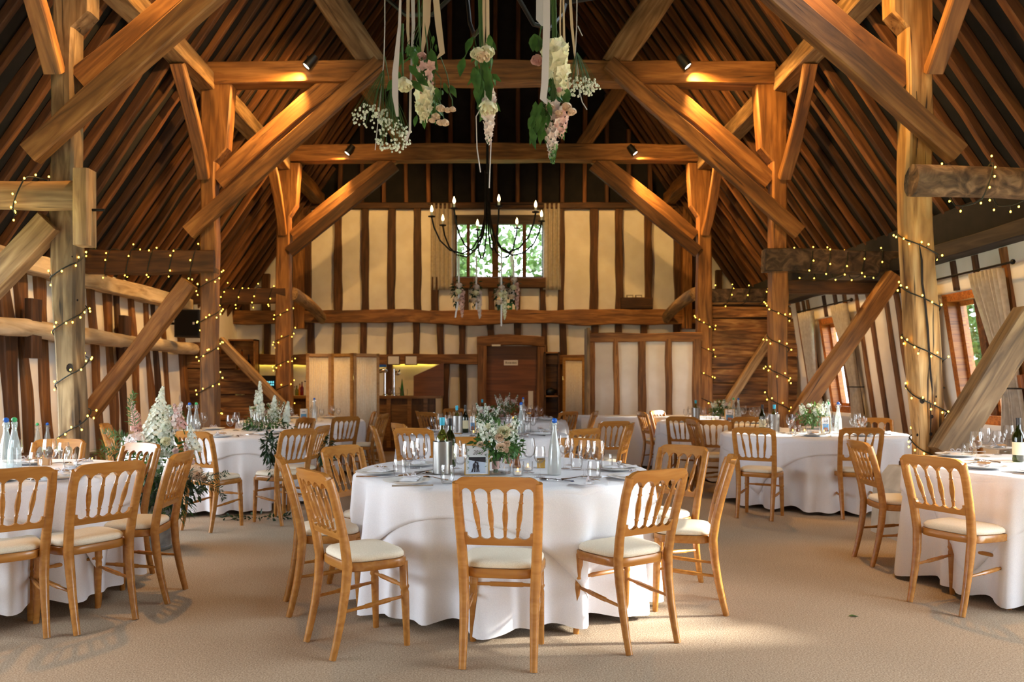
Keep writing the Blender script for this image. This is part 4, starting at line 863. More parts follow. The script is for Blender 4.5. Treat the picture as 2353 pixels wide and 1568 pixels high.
def frame_snow(t):
    MB().b2(-.05, .052, -.0022, -.0012, .012, .11).obj('snow_photo', 'snow_print', t, False)
    mb = MB(); mb.add([(-.05, -.003, .11), (.052, -.003, .11), (.052, -.003, .077), (.0, -.003, .083), (-.05, -.003, .093)], [(0, 1, 2, 3, 4)]); mb.obj('dark_trees', 'dark_print', t, False)
    mb = MB()
    for x0, x1, w_ in ((-.03, -.02, .007), (-.014, -.012, .008), (.0, .002, .007), (.012, .006, .006)): mb.ribbon([V(x0, -.004, .02), V(x1, -.004, .05)], w_, (1, 0, 0), .0004)
    mb.ball((-.016, -.004, .058), .012, 10, 6, (.8, .04, 1.3)); mb.ball((.004, -.004, .054), .011, 10, 6, (.8, .04, 1.3)); mb.ball((-.009, -.004, .078), .007, 8, 6, (1, .06, 1)); mb.ball((.003, -.004, .073), .0065, 8, 6, (1, .06, 1)); mb.obj('couple', 'dark_print', t, False)
    tx = bpy.data.curves.new('year_text', 'FONT'); tx.body = '2015'; tx.size = .034; tx.align_x = 'CENTER'; tx.shear = .35; tx.extrude = .0002
    tm = bpy.data.objects.new('temp_text', tx); C.objects.link(tm); bpy.context.view_layer.update(); me = bpy.data.meshes.new_from_object(tm.evaluated_get(bpy.context.evaluated_depsgraph_get())); bpy.data.objects.remove(tm)
    to = link('year_text', me, t); to.location = (.004, -.0025, .124); to.rotation_euler = (PI/2, 0, 0); to.scale = (.9, 1.1, 1); me.materials.clear(); me.materials.append(M['ink'])
    mb = MB()
    for x, z, d in [(-.062, .16-.018*k, (1, 0, .6 if k % 2 else -.5)) for k in range(8)]+[(.062, .165-.018*k, (-1, 0, .6 if k % 2 else -.4)) for k in range(7)]: mb.leaf((x, -.0022, z), d, (0, -1, 0), .02, .005, 0, 2)
    mb.obj('leaf_sprigs', 'sprig', t)
def frame_sea(t):
    MB().b2(-.05, .05, -.0022, -.0012, .02, .105).obj('holiday_photo', 'blue_print', t, False); mb = MB()
    for x, z, r in ((-.015, .05, .02), (.018, .045, .022)): mb.ball((x, -.003, z), r, 10, 6, (1, .03, 1))
    mb.obj('two_faces', 'skin', t); mb = MB(); mb.b2(-.05, .05, -.0032, -.0022, .02, .035); mb.obj('foreground', 'dark_print', t, False)
    MB().b2(-.03, .03, -.0025, -.0015, .13, .14).obj('caption_line', 'ink', t, False)
fr1 = frame_(); frame_snow(fr1); freeze(fr1); fr2 = frame_(); frame_sea(fr2); freeze(fr2)
# ================================================================ flowers
def floret(mb, p, d, r, q, n=5):
    d = Vector(d).normalized(); u = d.orthogonal().normalized(); v = d.cross(u); a0 = q.uniform(0, 6)
    for k in range(n):
        a = a0+2*PI*k/n; o = u*math.cos(a)+v*math.sin(a); t = d.cross(o)
        mb.add([p, p+o*r*.6+t*r*.42+d*r*.25, p+o*r*1.05+d*r*.28, p+o*r*.6-t*r*.42+d*r*.25], [(0, 1, 2, 3)])
def rose_mesh(mat, seed, open_=1.0, name='rose'):
    q = random.Random(seed); mb = MB(); n = 19
    for k in range(n):
        u = k/(n-1); a = k*2.4; R_ = .16+.74*u**.8; top = 1.32-.42*u**1.5+q.uniform(-.06, .06); lip = .04+.30*u*open_+q.uniform(-.04, .06); wd = 1.15-.35*u; rows = []
        for j in range(6):
            t = j/5
            for i in range(5):
                v = (i/4-.5)*2; body = math.sin(min(1, t*1.5)*PI/2)*(1-.22*max(0, t-.55)*2*(1-u*.4)); rr = R_*(.12+.88*body)+lip*max(0, t-.7)**2*9*.5+.03*(k % 3)
                z = top*t*(1-.10*v*v*t)-lip*max(0, t-.82)**2*9; rows.append((rr*math.cos(a+v*wd*.62), rr*math.sin(a+v*wd*.62), z))
        mb.add(rows, [(j*5+i, j*5+i+1, (j+1)*5+i+1, (j+1)*5+i) for j in range(5) for i in range(4)])
    b = len(mb.v); mb.lathe([(.02, -.12), (.3, -.02), (.42, .12), (.3, .2)], 8)
    return mb.mesh(name, mat, True, 25)
RM = {c: rose_mesh(c+'_fl', 5+i, .8) for i, c in enumerate(('white', 'cream', 'pink', 'peach', 'blush'))}
def put_rose(par, col, p, d, r, name='rose'):
    o = link(name, RM[col], par); q = Vector((0, 0, 1)).rotation_difference(Vector(d).normalized()); o.matrix_local = Matrix.Translation(Vector(p)) @ q.to_matrix().to_4x4() @ Matrix.Scale(r, 4); return o
def spike(par, name, p, d, L, r, mat, seed, n=70, fr=.02, tip='leaf'):
    q = random.Random(seed); p, d = Vector(p), Vector(d).normalized(); u = d.orthogonal().normalized(); v = d.cross(u); mb = MB(); m2 = MB()
    for k in range(n):
        t = (k+.5)/n; a = k*2.4; o = u*math.cos(a)+v*math.sin(a); rr = r*(1-t**1.8)*min(1, .65+t*3)*q.uniform(.55, 1.15)+.003
        floret(mb, p+d*L*t+o*rr, o+d*.35+V(q.gauss(0, .2), q.gauss(0, .2), q.gauss(0, .2)), fr*q.uniform(.9, 1.35)*(1.1-.5*t), q)
    mb.obj(name, mat, par, False)
    m2.tube([p-d*L*.25, p+d*L*.98], [.004, .0015], 5); [m2.ball(tuple(p+d*L*(.86+.03*k)+u*.006*math.cos(k*2.4)+v*.006*math.sin(k*2.4)), .007-.0007*k, 5, 4) for k in range(6)]
    m2.obj('flower_stem', 'stem', par)
def foliage(par, name, c, r, n, mat, seed, L=(.05, .08), W=(.018, .03), flat=1, down=0, stuff=True, out=1.0):
    q = random.Random(seed); mb = MB(); c = Vector(c)
    for _ in range(n):
        d = V(q.gauss(0, 1), q.gauss(0, 1), q.gauss(0, 1)*flat).normalized(); rr = q.uniform(.3, 1)**.6
        p = c+Vector((d.x*r[0], d.y*r[1], d.z*r[2]))*rr
        mb.leaf(p, d*out+V(q.gauss(0, .5), q.gauss(0, .5), q.gauss(0, .5)-down), (q.gauss(0, .5), q.gauss(0, .5), 1), q.uniform(*L), q.uniform(*W), .2)
    o = mb.obj(name, mat, par); return tag(o, kind='stuff') if stuff else o
def fern(par, pts, mat='fern', n=26, L=.05, seed=0):
    q = random.Random(seed); mb = MB(); pts = [Vector(p) for p in pts]; mb.tube(pts, .0025, 4)
    for i in range(n):
        t = i/n*(len(pts)-1); k = min(int(t), len(pts)-2); p = pts[k].lerp(pts[k+1], t-k); d = (pts[k+1]-pts[k]).normalized()
        for s in (-1, 1):
            o = d.cross(V(0, -1, .2))*s+V(q.gauss(0, .3), q.gauss(0, .3), q.gauss(0, .3)); mb.leaf(p, o+d*.7, V(0, -1, .3), L*(1-.6*i/n)*q.uniform(.7, 1.2), .009, .1, 2)
    return mb.obj('fern_frond', mat, par)
def gyp(par, c, r, n, seed, origin, ball=.006):
    q = random.Random(seed); mb = MB(); m2 = MB(); c = Vector(c); o = Vector(origin)
    for k in range(n):
        d = V(q.gauss(0, 1), q.gauss(0, 1), q.gauss(0, 1)).normalized()*q.uniform(.4, 1)**.5; p = c+Vector((d.x*r[0], d.y*r[1], d.z*r[2]))
        mb.ball(tuple(p), ball*q.uniform(.7, 1.2), 5, 3)
        if k % 3 == 0: m2.tube([o, o.lerp(p, .6)+V(0, 0, .01), p], .0009, 3)
    tag(mb.obj('gypsophila_heads', 'white_fl', par), kind='stuff'); m2.obj('flower_stem', 'stem', par)
def bouquet(name, label, loc, R=.13, H=.16, seed=0, cols=('white', 'peach', 'cream'), detail=1.0, loose=False, stock='white_fl'):
    """low dome of flowers; local origin is the vase mouth"""
    q = random.Random(seed); t = thing(name, label, 'flowers', loc)
    foliage(t, 'leaves', (0, 0, .03), (R*1.08, R*1.08, .075), int(240*detail), 'leaf', seed, (.03, .055), (.016, .028), .7, .05)
    foliage(t, 'leaves', (0, 0, H*.5), (R*.85, R*.85, H*.45), int((36 if loose else 70)*detail), 'leaf2' if loose else 'fern', seed+1, (.04, .06), (.012, .02))
    mb = MB()
    for k in range(8): a = k*2.4; mb.tube([(R*.3*math.cos(a), R*.3*math.sin(a), .05), (.015*math.cos(a+2), .015*math.sin(a+2), -.1)], .003, 5)
    mb.obj('stem_bundle', 'stem', t)
    for k in range(int(7*detail)):
        a = k*2.4+q.uniform(-.3, .3); rr = R*q.uniform(.25, .75); spike(t, 'stock_spike', (rr*math.cos(a), rr*math.sin(a), H*.35), (math.cos(a)*.45, math.sin(a)*.45, 1), H*q.uniform(.5, .95), .02, stock, seed*9+k, 26, .0125)
    for k in range(int(9*detail)):
        a = k*2.4+.5; b = q.uniform(.35, 1.0); d = V(math.cos(a)*math.sin(b), math.sin(a)*math.sin(b), math.cos(b)); put_rose(t, cols[k % len(cols)], d*R*.82+V(0, 0, .035), d, q.uniform(.022, .034))
    gyp(t, (R*.5, -R*.2, H*.45), (R*.55, R*.5, H*.3), int(50*detail), seed+3, (0, 0, 0), .005)
    return t
def vase_():
    t = thing('glass_vase', 'x', 'vase'); MB().lathe([(.001, .001), (.08, .001), (.083, .004), (.083, .125), (.0815, .125), (.0805, .01), (.001, .01)], 28).obj('vase_wall', 'glass', t); return freeze(t)
vase = vase_()
# ================================================================ laying the tables
CL = ('front', 'front right', 'right', 'back right', 'back', 'back left', 'left', 'front left')
def onT(T, px, py, dz=0):      # point on the table top seen at a pixel
    s = (py-HY)/(EYE-TH-.004); return V((px-CX)/s, F/s, TH+.005+dz)
def setting(T, k, n=8, off=0, cut=True, glasses=3, plates=True, rr=.68, tagn=True):
    cx, cy, R_, nm = TB[T]; a = 2*PI*(k+off)/n; q = random.Random(hash((T[0], len(T), ord(T[-1]), k)) & 0xffff); o = V(math.sin(a), -math.cos(a), 0); t = V(math.cos(a), math.sin(a), 0)
    w_ = CL[k % 8]; c = V(cx, cy, TH+.005); at = lambda r, s: tuple(c+o*r+t*s)
    if plates:
        dup(plate, at(rr, 0), a, 'white dinner plate at the %s place of the %s' % (w_, nm)); p = at(rr, 0)
        dup(napkin, (p[0], p[1], p[2]+.012), a+q.uniform(-.3, .3), 'white napkin with ribbon and tag at the %s place of the %s' % (w_, nm))
    if cut:
        dup(knife, at(rr, .175), a+PI/2, 'steel knife at the %s place of the %s' % (w_, nm)); dup(fork, at(rr, -.17), a+PI/2+q.uniform(-.1, .1), 'steel fork at the %s place of the %s' % (w_, nm)); dup(spoon, at(rr-.17, .02), a, 'steel dessert spoon at the %s place of the %s' % (w_, nm))
    if glasses > 0: dup(wine_l, at(rr-.22, .12+q.uniform(-.02, .02)), q.uniform(0, 6), 'tall wine glass at the %s place of the %s' % (w_, nm))
    if glasses > 1: dup(wine_s, at(rr-.17, .2+q.uniform(-.02, .02)), q.uniform(0, 6), 'small wine glass at the %s place of the %s' % (w_, nm))
    if glasses > 2: dup(tumb, at(rr-.24, .22+q.uniform(-.02, .02)), q.uniform(0, 6), 'water tumbler at the %s place of the %s' % (w_, nm))
# front centre table, item by item
nm = 'front centre table'
def put(o, px, py, label, rz=0, dz=0, scale=None): return dup(o, tuple(onT('T1', px, py, dz)), rz, label, None, scale)
put(cooler, 1017, 1090, 'brushed steel wine cooler on the front centre table')
put(wb_white, 1016, 1090, 'white wine bottle with turquoise capsule in the front wine cooler', 0, .035); put(wb_red, 1034, 1081, 'dark red wine bottle just behind the front wine cooler', 0, .02)
for px, py, o, wh in ((940, 1100, wine_l, 'tallest of the left glass group'), (968, 1088, wine_l, 'tall one behind the left glass group'), (953, 1078, wine_s, 'small one in the left glass group'), (1057, 1108, wine_l, 'tall one right of the wine cooler'), (1050, 1078, wine_s, 'small one behind the wine cooler'), (1215, 1088, wine_l, 'tall one left of the frosted bottle'), (1240, 1098, wine_s, 'small one left of the frosted bottle'),
        (1297, 1078, wine_l, 'tall one right behind the frosted bottle'), (1308, 1070, wine_s, 'small one right behind the frosted bottle'), (1343, 1096, wine_l, 'left one of the right glass trio'), (1374, 1098, wine_l, 'right one of the right glass trio'), (1358, 1080, wine_s, 'rear one of the right glass trio')):
    put(o, px, py, '%s wine glass, %s on the front centre table' % ('tall' if o is wine_l else 'small', wh), px)
for px, py, wh in ((1028, 1112, 'in front of the wine cooler'), (918, 1096, 'beside the left glass group'), (1325, 1080, 'behind the right glass trio'), (1394, 1082, 'right of the right glass trio'), (1365, 1102, 'in front of the right glass trio')): put(tumb, px, py, 'water tumbler %s on the front centre table' % wh)
put(bot_fr_b, 1274, 1092, 'frosted water bottle with blue stopper on the front centre table', .3)
put(fr1, 1096, 1093, 'gold photo frame with snowy couple photo on the front centre table', .08)
put(vase, 1143, 1089, 'round glass vase on the front centre table'); v = onT('T1', 1143, 1089, .135)
b1 = bouquet('flower_bouquet', 'white and peach bouquet in the vase on the front centre table', v, .15, .19, 3, ('cream', 'peach', 'peach', 'white'), 1.25)
for c, x, y, z, r in (('cream', .035, -.1, .115, .045), ('peach', .012, -.125, .085, .032), ('peach', .052, -.125, .05, .027), ('peach', .018, -.145, .03, .034), ('peach', .05, -.14, .015, .02), ('peach', -.1, -.1, .045, .024)): put_rose(b1, c, (x, y, z), (x*2, -1, .45), r)
pv = thing('pink_tag', 'pink ribbon wrap around stems inside the front vase', 'ribbon', tuple(onT('T1', 1139, 1090, .03))); MB().lathe([(.022, 0), (.024, .03), (.022, .05)], 14).obj('wrap', 'pink_fl', pv); mb = MB(); [mb.tube([(.012*math.cos(a*.9), .012*math.sin(a*.9), -.02), (.012*math.cos(a*.9+1), .012*math.sin(a*.9+1), .08)], .003, 5) for a in range(7)]; mb.obj('stems', 'stem', pv)
put(mill, 1187, 1076, 'wooden pepper mill right of the front vase', 0, 0, 1.1); put(mill, 1168, 1066, 'wooden salt mill half hidden behind the front vase')
put(tealight, 1190, 1094, 'lit tealight in a glass cup before the front pepper mill'); put(tealight, 1213, 1083, 'lit tealight beside the tall glass left of the frosted bottle')
fb = thing('favour_box', 'small gold favour box behind the glasses on the front centre table', 'box', tuple(onT('T1', 1243, 1076))); MB().b2(-.025, .025, -.02, .02, 0, .045).obj('box_body', 'brass', fb, False); MB().box((0, 0, .052), (.054, .044, .012), Matrix.Rotation(.2, 3, 'X')).obj('lid', 'brass', fb, False)
for px, py, wh in ((935, 1112, 'front left'), (868, 1091, 'left'), (955, 1072, 'rear left'), (1418, 1082, 'rear right'), (1450, 1102, 'right'), (1122, 1124, 'front'), (1170, 1058, 'rear')):
    put(plate, px, py, 'white dinner plate at the %s place of the front centre table' % wh); put(napkin, px+6, py, 'white napkin with ribbon and tag, %s plate of the front centre table' % wh, px*.01, .013)
put(napkin, 1352, 1116, 'folded white napkin lying on the cloth at the front right', 1.4)
for o, px, py, rz, wh in ((knife, 948, 1119, .15, 'knife in front of the front left plate'), (knife, 862, 1098, 0, 'knife in front of the left plate'), (spoon, 1003, 1103, 2.4, 'spoon before the steel cooler'), (fork, 985, 1086, .6, 'fork beside the steel cooler'), (spoon, 1280, 1107, 2.7, 'spoon before the frosted bottle'), (fork, 1308, 1110, 2.3, 'fork nearest the frosted bottle'), (fork, 1322, 1102, .5, 'fork behind the other fork on the right'), (knife, 1420, 1100, 2.4, 'knife beside the right plates'), (spoon, 965, 1093, 1, 'spoon among the left glasses')):
    put(o, px, py, 'steel %s on the front centre table' % wh, rz)
# near left table
L1 = 'near left table'
for o, px, py, lb in ((bot_w_b, 14, 1089, 'water bottle with blue stopper on the near left table'), (bot_w_g, 33, 1087, 'water bottle with green stopper on the near left table'), (wine_l, 115, 1092, 'tall wine glass beside the small one on the near left table'), (wine_s, 147, 1084, 'small wine glass right of the tall one on the near left table'), (tumb, 82, 1076, 'water tumbler left of the wine glasses on the near left table'), (wine_s, 38, 1075, 'wine glass before the water bottles on the near left table'), (tumb, 162, 1080, 'tumbler right of the small glass on the near left table')): put(o, px, py, lb, px)
for px, py, wh in ((140, 1100, 'front'), (200, 1074, 'right'), (60, 1068, 'rear'), (-20, 1108, 'left')):
    put(plate, px, py, 'white dinner plate at the %s of the near left table' % wh); put(napkin, px, py, 'white napkin with ribbon bow at the %s of the near left table' % wh, px*.02, .013)
for o, px, py, rz, wh in ((spoon, 50, 1107, 0, 'spoon before the water bottles'), (fork, 60, 1098, .4, 'fork before the water bottles'), (knife, 205, 1094, .2, 'knife behind the chair back'), (spoon, 125, 1068, .3, 'spoon behind the wine glasses'), (fork, 150, 1096, 1.2, 'fork on the front plate')): put(o, px, py, 'steel %s on the near left table' % wh, rz)
put(tealight, 95, 1066, 'small candle cup on the near left table'); cb = thing('favour_box', 'plain kraft favour box on the near left table', 'box', tuple(onT('x', 103, 1070))); MB().b2(-.035, .035, -.025, .025, 0, .05).obj('box_body', 'kraft', cb, False)
# near right table
for o, px, py, lb in ((wine_l, 2243, 1064, 'left tall wine glass on the near right table'), (wine_l, 2263, 1050, 'second tall wine glass on the near right table'), (wine_s, 2291, 1046, 'small wine glass in the middle of the near right table'), (wine_l, 2318, 1040, 'tall wine glass beside the red bottle on the near right table'), (tumb, 2222, 1052, 'water tumbler left of the glasses on the near right table'), (tumb, 2300, 1034, 'rear tumbler on the near right table'), (wb_red, 2340, 1062, 'red wine bottle with cream label on the near right table'), (cooler, 2366, 1058, 'steel wine cooler cut by the right picture edge')): put(o, px, py, lb, px)
for px, py, wh in ((2260, 1078, 'front'), (2195, 1050, 'left'), (2290, 1034, 'rear'), (2400, 1090, 'right')):
    put(plate, px, py, 'white dinner plate at the %s of the near right table' % wh); put(napkin, px, py, 'white napkin with ribbon bow at the %s of the near right table' % wh, px*.03, .013)
for o, px, py, rz, wh in ((knife, 2340, 1088, 0, 'knife nearest us'), (spoon, 2270, 1062, 1.9, 'spoon before the small glass'), (fork, 2320, 1074, .3, 'fork before the red bottle'), (knife, 2235, 1040, .1, 'knife behind the tumbler')): put(o, px, py, 'steel %s on the near right table' % wh, rz)
# the other tables
for T, ks, gl in (('TL2', range(8), 2), ('TL3', range(8), 2), ('TC2', range(8), 3), ('TC3', range(8), 3), ('TR2', range(8), 3), ('TR3', range(8), 3)):
    for k in ks: setting(T, k, 8, .5, T in ('TL2', 'TC2', 'TR2') and k in (0, 1, 6, 7), gl)
def middle(T, items):
    cx, cy, R_, nm = TB[T]
    for o, x, y, lb in items: dup(o, (cx+x, cy+y, TH+.005), x*9, lb % nm)
middle('TC2', ((cooler, -.28, -.1, 'steel wine cooler on the %s'), (wb_white, -.285, -.1, 'wine bottle with turquoise capsule standing in the %s cooler'), (wb_red, -.2, .1, 'dark wine bottle behind the cooler on the %s'), (bot_w_b, .42, .05, 'left water bottle with blue stopper on the %s'), (bot_fr_b, .43, .22, 'rear water bottle with blue stopper on the %s'), (tealight, -.1, -.2, 'left lit tealight on the %s'), (tealight, .2, -.15, 'right lit tealight on the %s'), (vase, .05, .05, 'round glass vase on the %s'), (fr2, -.12, .25, 'photo frame on the %s')))
bouquet('flower_bouquet', 'blush and white bouquet on the second centre table', (-.07, 8.6, TH+.135), .13, .17, 5, ('blush', 'white'), .7)
middle('TC3', ((cooler, -.35, 0, 'steel wine cooler on the %s'), (wb_white, -.35, 0, 'wine bottle standing in the %s cooler'), (vase, 0, .05, 'round glass vase on the %s'), (bot_w_b, .28, 0, 'water bottle with blue stopper on the %s'), (tealight, .12, -.2, 'lit tealight on the %s')))
bouquet('flower_bouquet', 'pale green and pink bouquet before the wooden door', (.17, 11.95, TH+.135), .2, .24, 6, ('blush', 'pink'), .8, True)
middle('TR2', ((cooler, -.4, .1, 'steel wine cooler on the %s'), (wb_white, -.4, .1, 'wine bottle with turquoise capsule in the %s cooler'), (wb_red, -.5, .2, 'dark wine bottle left of the cooler on the %s'), (vase, .02, .05, 'round glass vase on the %s'), (bot_w_g, .22, .1, 'water bottle with green stopper on the %s'), (bot_w_b, .31, .05, 'water bottle with blue stopper on the %s'), (fr2, .06, -.2, 'photo frame with seaside picture on the %s'), (mill, -.2, .08, 'left wooden mill on the %s'), (mill, -.12, .1, 'right wooden mill on the %s'), (tealight, -.15, -.15, 'left lit tealight on the %s'), (tealight, .0, -.3, 'middle lit tealight on the %s'), (tealight, -.3, -.2, 'outer lit tealight on the %s')))
bouquet('flower_bouquet', 'white bouquet in the vase on the middle right table', (3.62, 8.8, TH+.135), .17, .2, 7, ('white', 'cream'), .9)
middle('TR3', ((cooler, -.42, -.05, 'steel wine cooler on the %s'), (wb_white, -.42, -.05, 'wine bottle with turquoise capsule in the %s cooler'), (vase, -.05, 0, 'round glass vase on the %s'), (bot_w_g, .16, .05, 'water bottle with green stopper on the %s'), (bot_w_b, .2, -.05, 'water bottle with blue stopper on the %s'), (fr2, .02, -.22, 'photo frame on the %s'), (tealight, -.2, -.2, 'lit tealight on the %s')))
bouquet('flower_bouquet', 'white bouquet in the vase on the far right table', (3.3, 11.3, TH+.135), .14, .18, 8, ('white', 'cream', 'blush'), .8)
middle('TL2', ((bot_w_b, -.28, -.05, 'water bottle with blue stopper on the %s'), (bot_w_g, -.24, .04, 'water bottle with green stopper on the %s'), (tealight, -.2, -.3, 'lit tealight on the %s'), (fr2, -.52, -.05, 'photo frame before the flowers on the %s'), (vase, -.6, .22, 'round glass vase on the %s')))
bouquet('flower_bouquet', 'peach and white bouquet behind the photo frame on the middle left table', (-3.68, 8.82, TH+.135), .15, .17, 9, ('peach', 'white', 'cream'), .9)
middle('TL3', ((bot_fr_b, .28, -.4, 'frosted water bottle with blue stopper on the %s'), (fr2, .1, -.3, 'photo frame on the %s')))
bs = bouquet('flower_arrangement', 'tall white stock and peach rose arrangement at the far side of the middle left table', (-2.72, 9.2, TH+.06), .26, .26, 12, ('peach', 'cream', 'white', 'white'), 1.2)
for k, (x, y, z, L) in enumerate(((-.05, 0, .1, .42), (-.1, .05, .05, .36), (.1, 0, .05, .3), (.24, .02, .02, .26))): spike(bs, 'stock_spike', (x, y, z), (x*.5, 0, 1), L, .035, 'white_fl', 70+k, 60, .024)
foliage(bs, 'leaves', (.05, -.1, -.02), (.34, .22, .1), 120, 'dleaf', 77, (.05, .09), (.018, .03), 1, .5)
# leaf bunches tied to chairs of the middle left table
for lb, p, n in (('dark leafy bunch tied to the chair at the front right of the middle left table', P(622, 1030, 7.3), 190), ('dark leafy bunch with cream rose tied to the side-on chair of the middle left table', P(748, 1035, 8.0), 170)):
    t = thing('leaf_bunch', lb, 'foliage', p); foliage(t, 'leaves', (0, 0, 0), (.075, .07, .15), n, 'dleaf', n, (.05, .085), (.016, .026), 1, .6); foliage(t, 'leaves', (.02, 0, -.2), (.04, .03, .1), 30, 'dleaf', n+1, (.04, .06), (.012, .02), 1, .9)
    if n < 180: put_rose(t, 'cream', (.02, -.07, .02), (.2, -1, .1), .03)
# milk churn with the big display
ch = thing('milk_churn', 'galvanised milk churn under the big flower display', 'milk churn', (-2.78, 6.25, 0))
MB().lathe([(.001, .001), (.17, .001), (.178, .012), (.178, .03), (.17, .036), (.17, .34), (.176, .345), (.176, .365), (.168, .37), (.13, .46), (.115, .48), (.115, .55), (.135, .575), (.128, .575), (.108, .55), (.001, .52)], 32).obj('churn_body', 'zinc', ch)
for s in (-1, 1): MB().tube([(s*.13, 0, .44), (s*.2, 0, .46), (s*.2, 0, .52), (s*.118, 0, .53)], .01, 8).obj('handle', 'zinc', ch)
fd = thing('flower_display', 'big display of white delphinium, pink stocks and roses on the milk churn', 'flowers', (-2.72, 6.2, .56))
S = F/6.2
def fl(px, py, dy=0): Y = 6.2+dy; p = P(px, py, Y); return p-V(-2.72, 6.2, .56)
for k, (px, py, px2, py2, r, c, n) in enumerate(((352, 1030, 374, 890, .075, 'white_fl', 170), (330, 1050, 352, 935, .06, 'white_fl', 110), (385, 1050, 382, 945, .06, 'white_fl', 110), (430, 1090, 438, 985, .05, 'white_fl', 80), (362, 1100, 350, 1010, .06, 'white_fl', 90), (312, 990, 305, 925, .03, 'pink_fl', 60), (316, 1010, 318, 950, .03, 'pink_fl', 50), (420, 985, 400, 930, .03, 'pink_fl', 55), (398, 980, 418, 925, .03, 'blush_fl', 55), (455, 1040, 434, 975, .03, 'white_fl', 50), (440, 1080, 425, 1020, .03, 'pink_fl', 40))):
    a, b = fl(px, py, rnd.uniform(-.08, .08)), fl(px2, py2, rnd.uniform(-.1, .05)); spike(fd, 'delphinium_spike' if 'white' in c else 'stock_spike', a, b-a, (b-a).length, r, c, 200+k, int(n*.8), .021 if 'white' in c else .017)
for k, (px, py, r, c) in enumerate(((386, 980, .042, 'white'), (384, 1017, .045, 'cream'), (407, 1105, .046, 'white'), (405, 1038, .03, 'blush'), (342, 1078, .035, 'blush'), (425, 1050, .03, 'blush'), (455, 1095, .04, 'peach'), (470, 1102, .03, 'peach'), (392, 1075, .03, 'blush'))): p = fl(px, py, -.14); put_rose(fd, c, p, (p.x*.6, -1, .35), r)
for px, py, r, c in ((312, 1018, .085, 'blush_fl'), (398, 1088, .08, 'blush_fl'), (448, 1085, .06, 'peach_fl')):
    mb = MB(); q = random.Random(px); c0 = fl(px, py, -.1)
    for _ in range(90): d = V(q.gauss(0, 1), q.gauss(0, 1), q.gauss(0, 1)).normalized(); floret(mb, c0+d*r*.85, d, .02, q, 4)
    mb.obj('hydrangea_head', c, fd, False)
foliage(fd, 'leaves', (.02, .0, .12), (.24, .22, .24), 420, 'leaf', 31, (.05, .09), (.022, .036)); foliage(fd, 'leaves', (.1, -.05, -.05), (.32, .2, .16), 320, 'dleaf', 32, (.05, .09), (.018, .03), 1, .6)
foliage(fd, 'leaves', (-.3, 0, .12), (.16, .14, .26), 260, 'fern', 33, (.05, .1), (.006, .01), 1, 0); foliage(fd, 'leaves', (.12, -.02, -.22), (.2, .14, .12), 240, 'fern', 34, (.05, .1), (.006, .012), 1, .9)
for k, pts in enumerate(([(430, 1085), (470, 1100), (500, 1095), (525, 1085)], [(430, 1095), (475, 1112), (505, 1125), (515, 1150)], [(420, 1110), (450, 1130), (470, 1120)], [(380, 1120), (375, 1160), (370, 1195)], [(330, 1110), (325, 1150), (330, 1180)], [(300, 1020), (270, 1000), (235, 990)], [(290, 1035), (262, 1040), (232, 1030)], [(310, 980), (300, 930), (308, 900)])): fern(fd, [fl(x, y, -.12-.04*(k < 3)) for x, y in pts], 'fern' if k > 2 else 'dleaf', 22, .075, k)
lf = thing('fallen_leaf', 'single green leaf lying on the carpet at the right', 'leaf', (P(1958, 1417, 1).x*1780/403, 1780/403, .004)); mb = MB(); mb.leaf((-.02, 0, 0), (1, .1, .02), (0, 0, 1), .06, .03, .1, 4); mb.obj('leaf_blade', 'leaf', lf)
gl = thing('leaf_garland', 'leafy garland lying on the carpet under the middle left table', 'foliage', (P(600, 1196, 1).x*1780/236, 1780/236, .03)); foliage(gl, 'leaves', (0, 0, 0), (.42, .06, .022), 110, 'dleaf', 91, (.04, .07), (.014, .024), .5)
# ================================================================ chandeliers
def chandelier(label, x, y, ztop, lit, zs=0):
    t = thing('chandelier', label, 'chandelier', (x, y, 0)); zh, zb = 3.72, 3.04
    mb = MB(); 
    for k in range(4): a = k*PI/2+.4; mb.tube([(.03*math.cos(a), .03*math.sin(a), zh-.05), (.028*math.cos(a), .028*math.sin(a), zh+.42)], .008, 6)
    mb.lathe([(.001, zh+.4), (.04, zh+.4), (.04, zh+.43), (.001, zh+.44)], 12); mb.tube([(0, 0, zh+.43), (0, 0, ztop)], .018, 8); mb.obj('hanging_rod', 'iron', t)
    for k in range(8):
        a = 2*PI*k/8+.2; c, s = math.cos(a), math.sin(a); R_ = .74; pts = []
        for (r, z) in ((.03, zh+.02), (.04, zh-.2), (.09, zh-.42), (.2, zb+.07), (.34, zb), (.5, zb+.04), (.63, zb+.16), (.71, zb+.33), (R_, zb+.46)): pts.append((r*c, r*s, z))
        arm = MB().tube(pts, .011, 6).obj('arm', 'iron', t)
        MB().lathe([(.001, 0), (.045, .006), (.05, .014), (.046, .014), (.001, .006)], 12, (R_*c, R_*s, zb+.46)).obj('drip_pan', 'iron', arm)
        MB().lathe([(.0145, 0), (.0145, .06), (.001, .06)], 10, (R_*c, R_*s, zb+.47)).obj('candle_sleeve', 'wax', arm)
        MB().lathe([(.008, 0), (.017, .02), (.018, .035), (.012, .06), (.004, .082), (.0005, .09)], 10, (R_*c, R_*s, zb+.53)).obj('candle_bulb', 'bulb', arm)
    return t
chandelier('black iron chandelier with lit candle bulbs before the back window', (1120-CX)*10.25/F, 10.25, 5.2, True)
chandelier('black iron chandelier above the picture, carrying the nearest hanging flowers', 0, 3.4, 5.2, True)
tie0 = timber('tie_beam', (-3.72, 3.35, 5.34), (3.62, 3.35, 5.34), .26, .28, 'oak', label='oak tie beam above the picture holding the first chandelier', cat='beam')
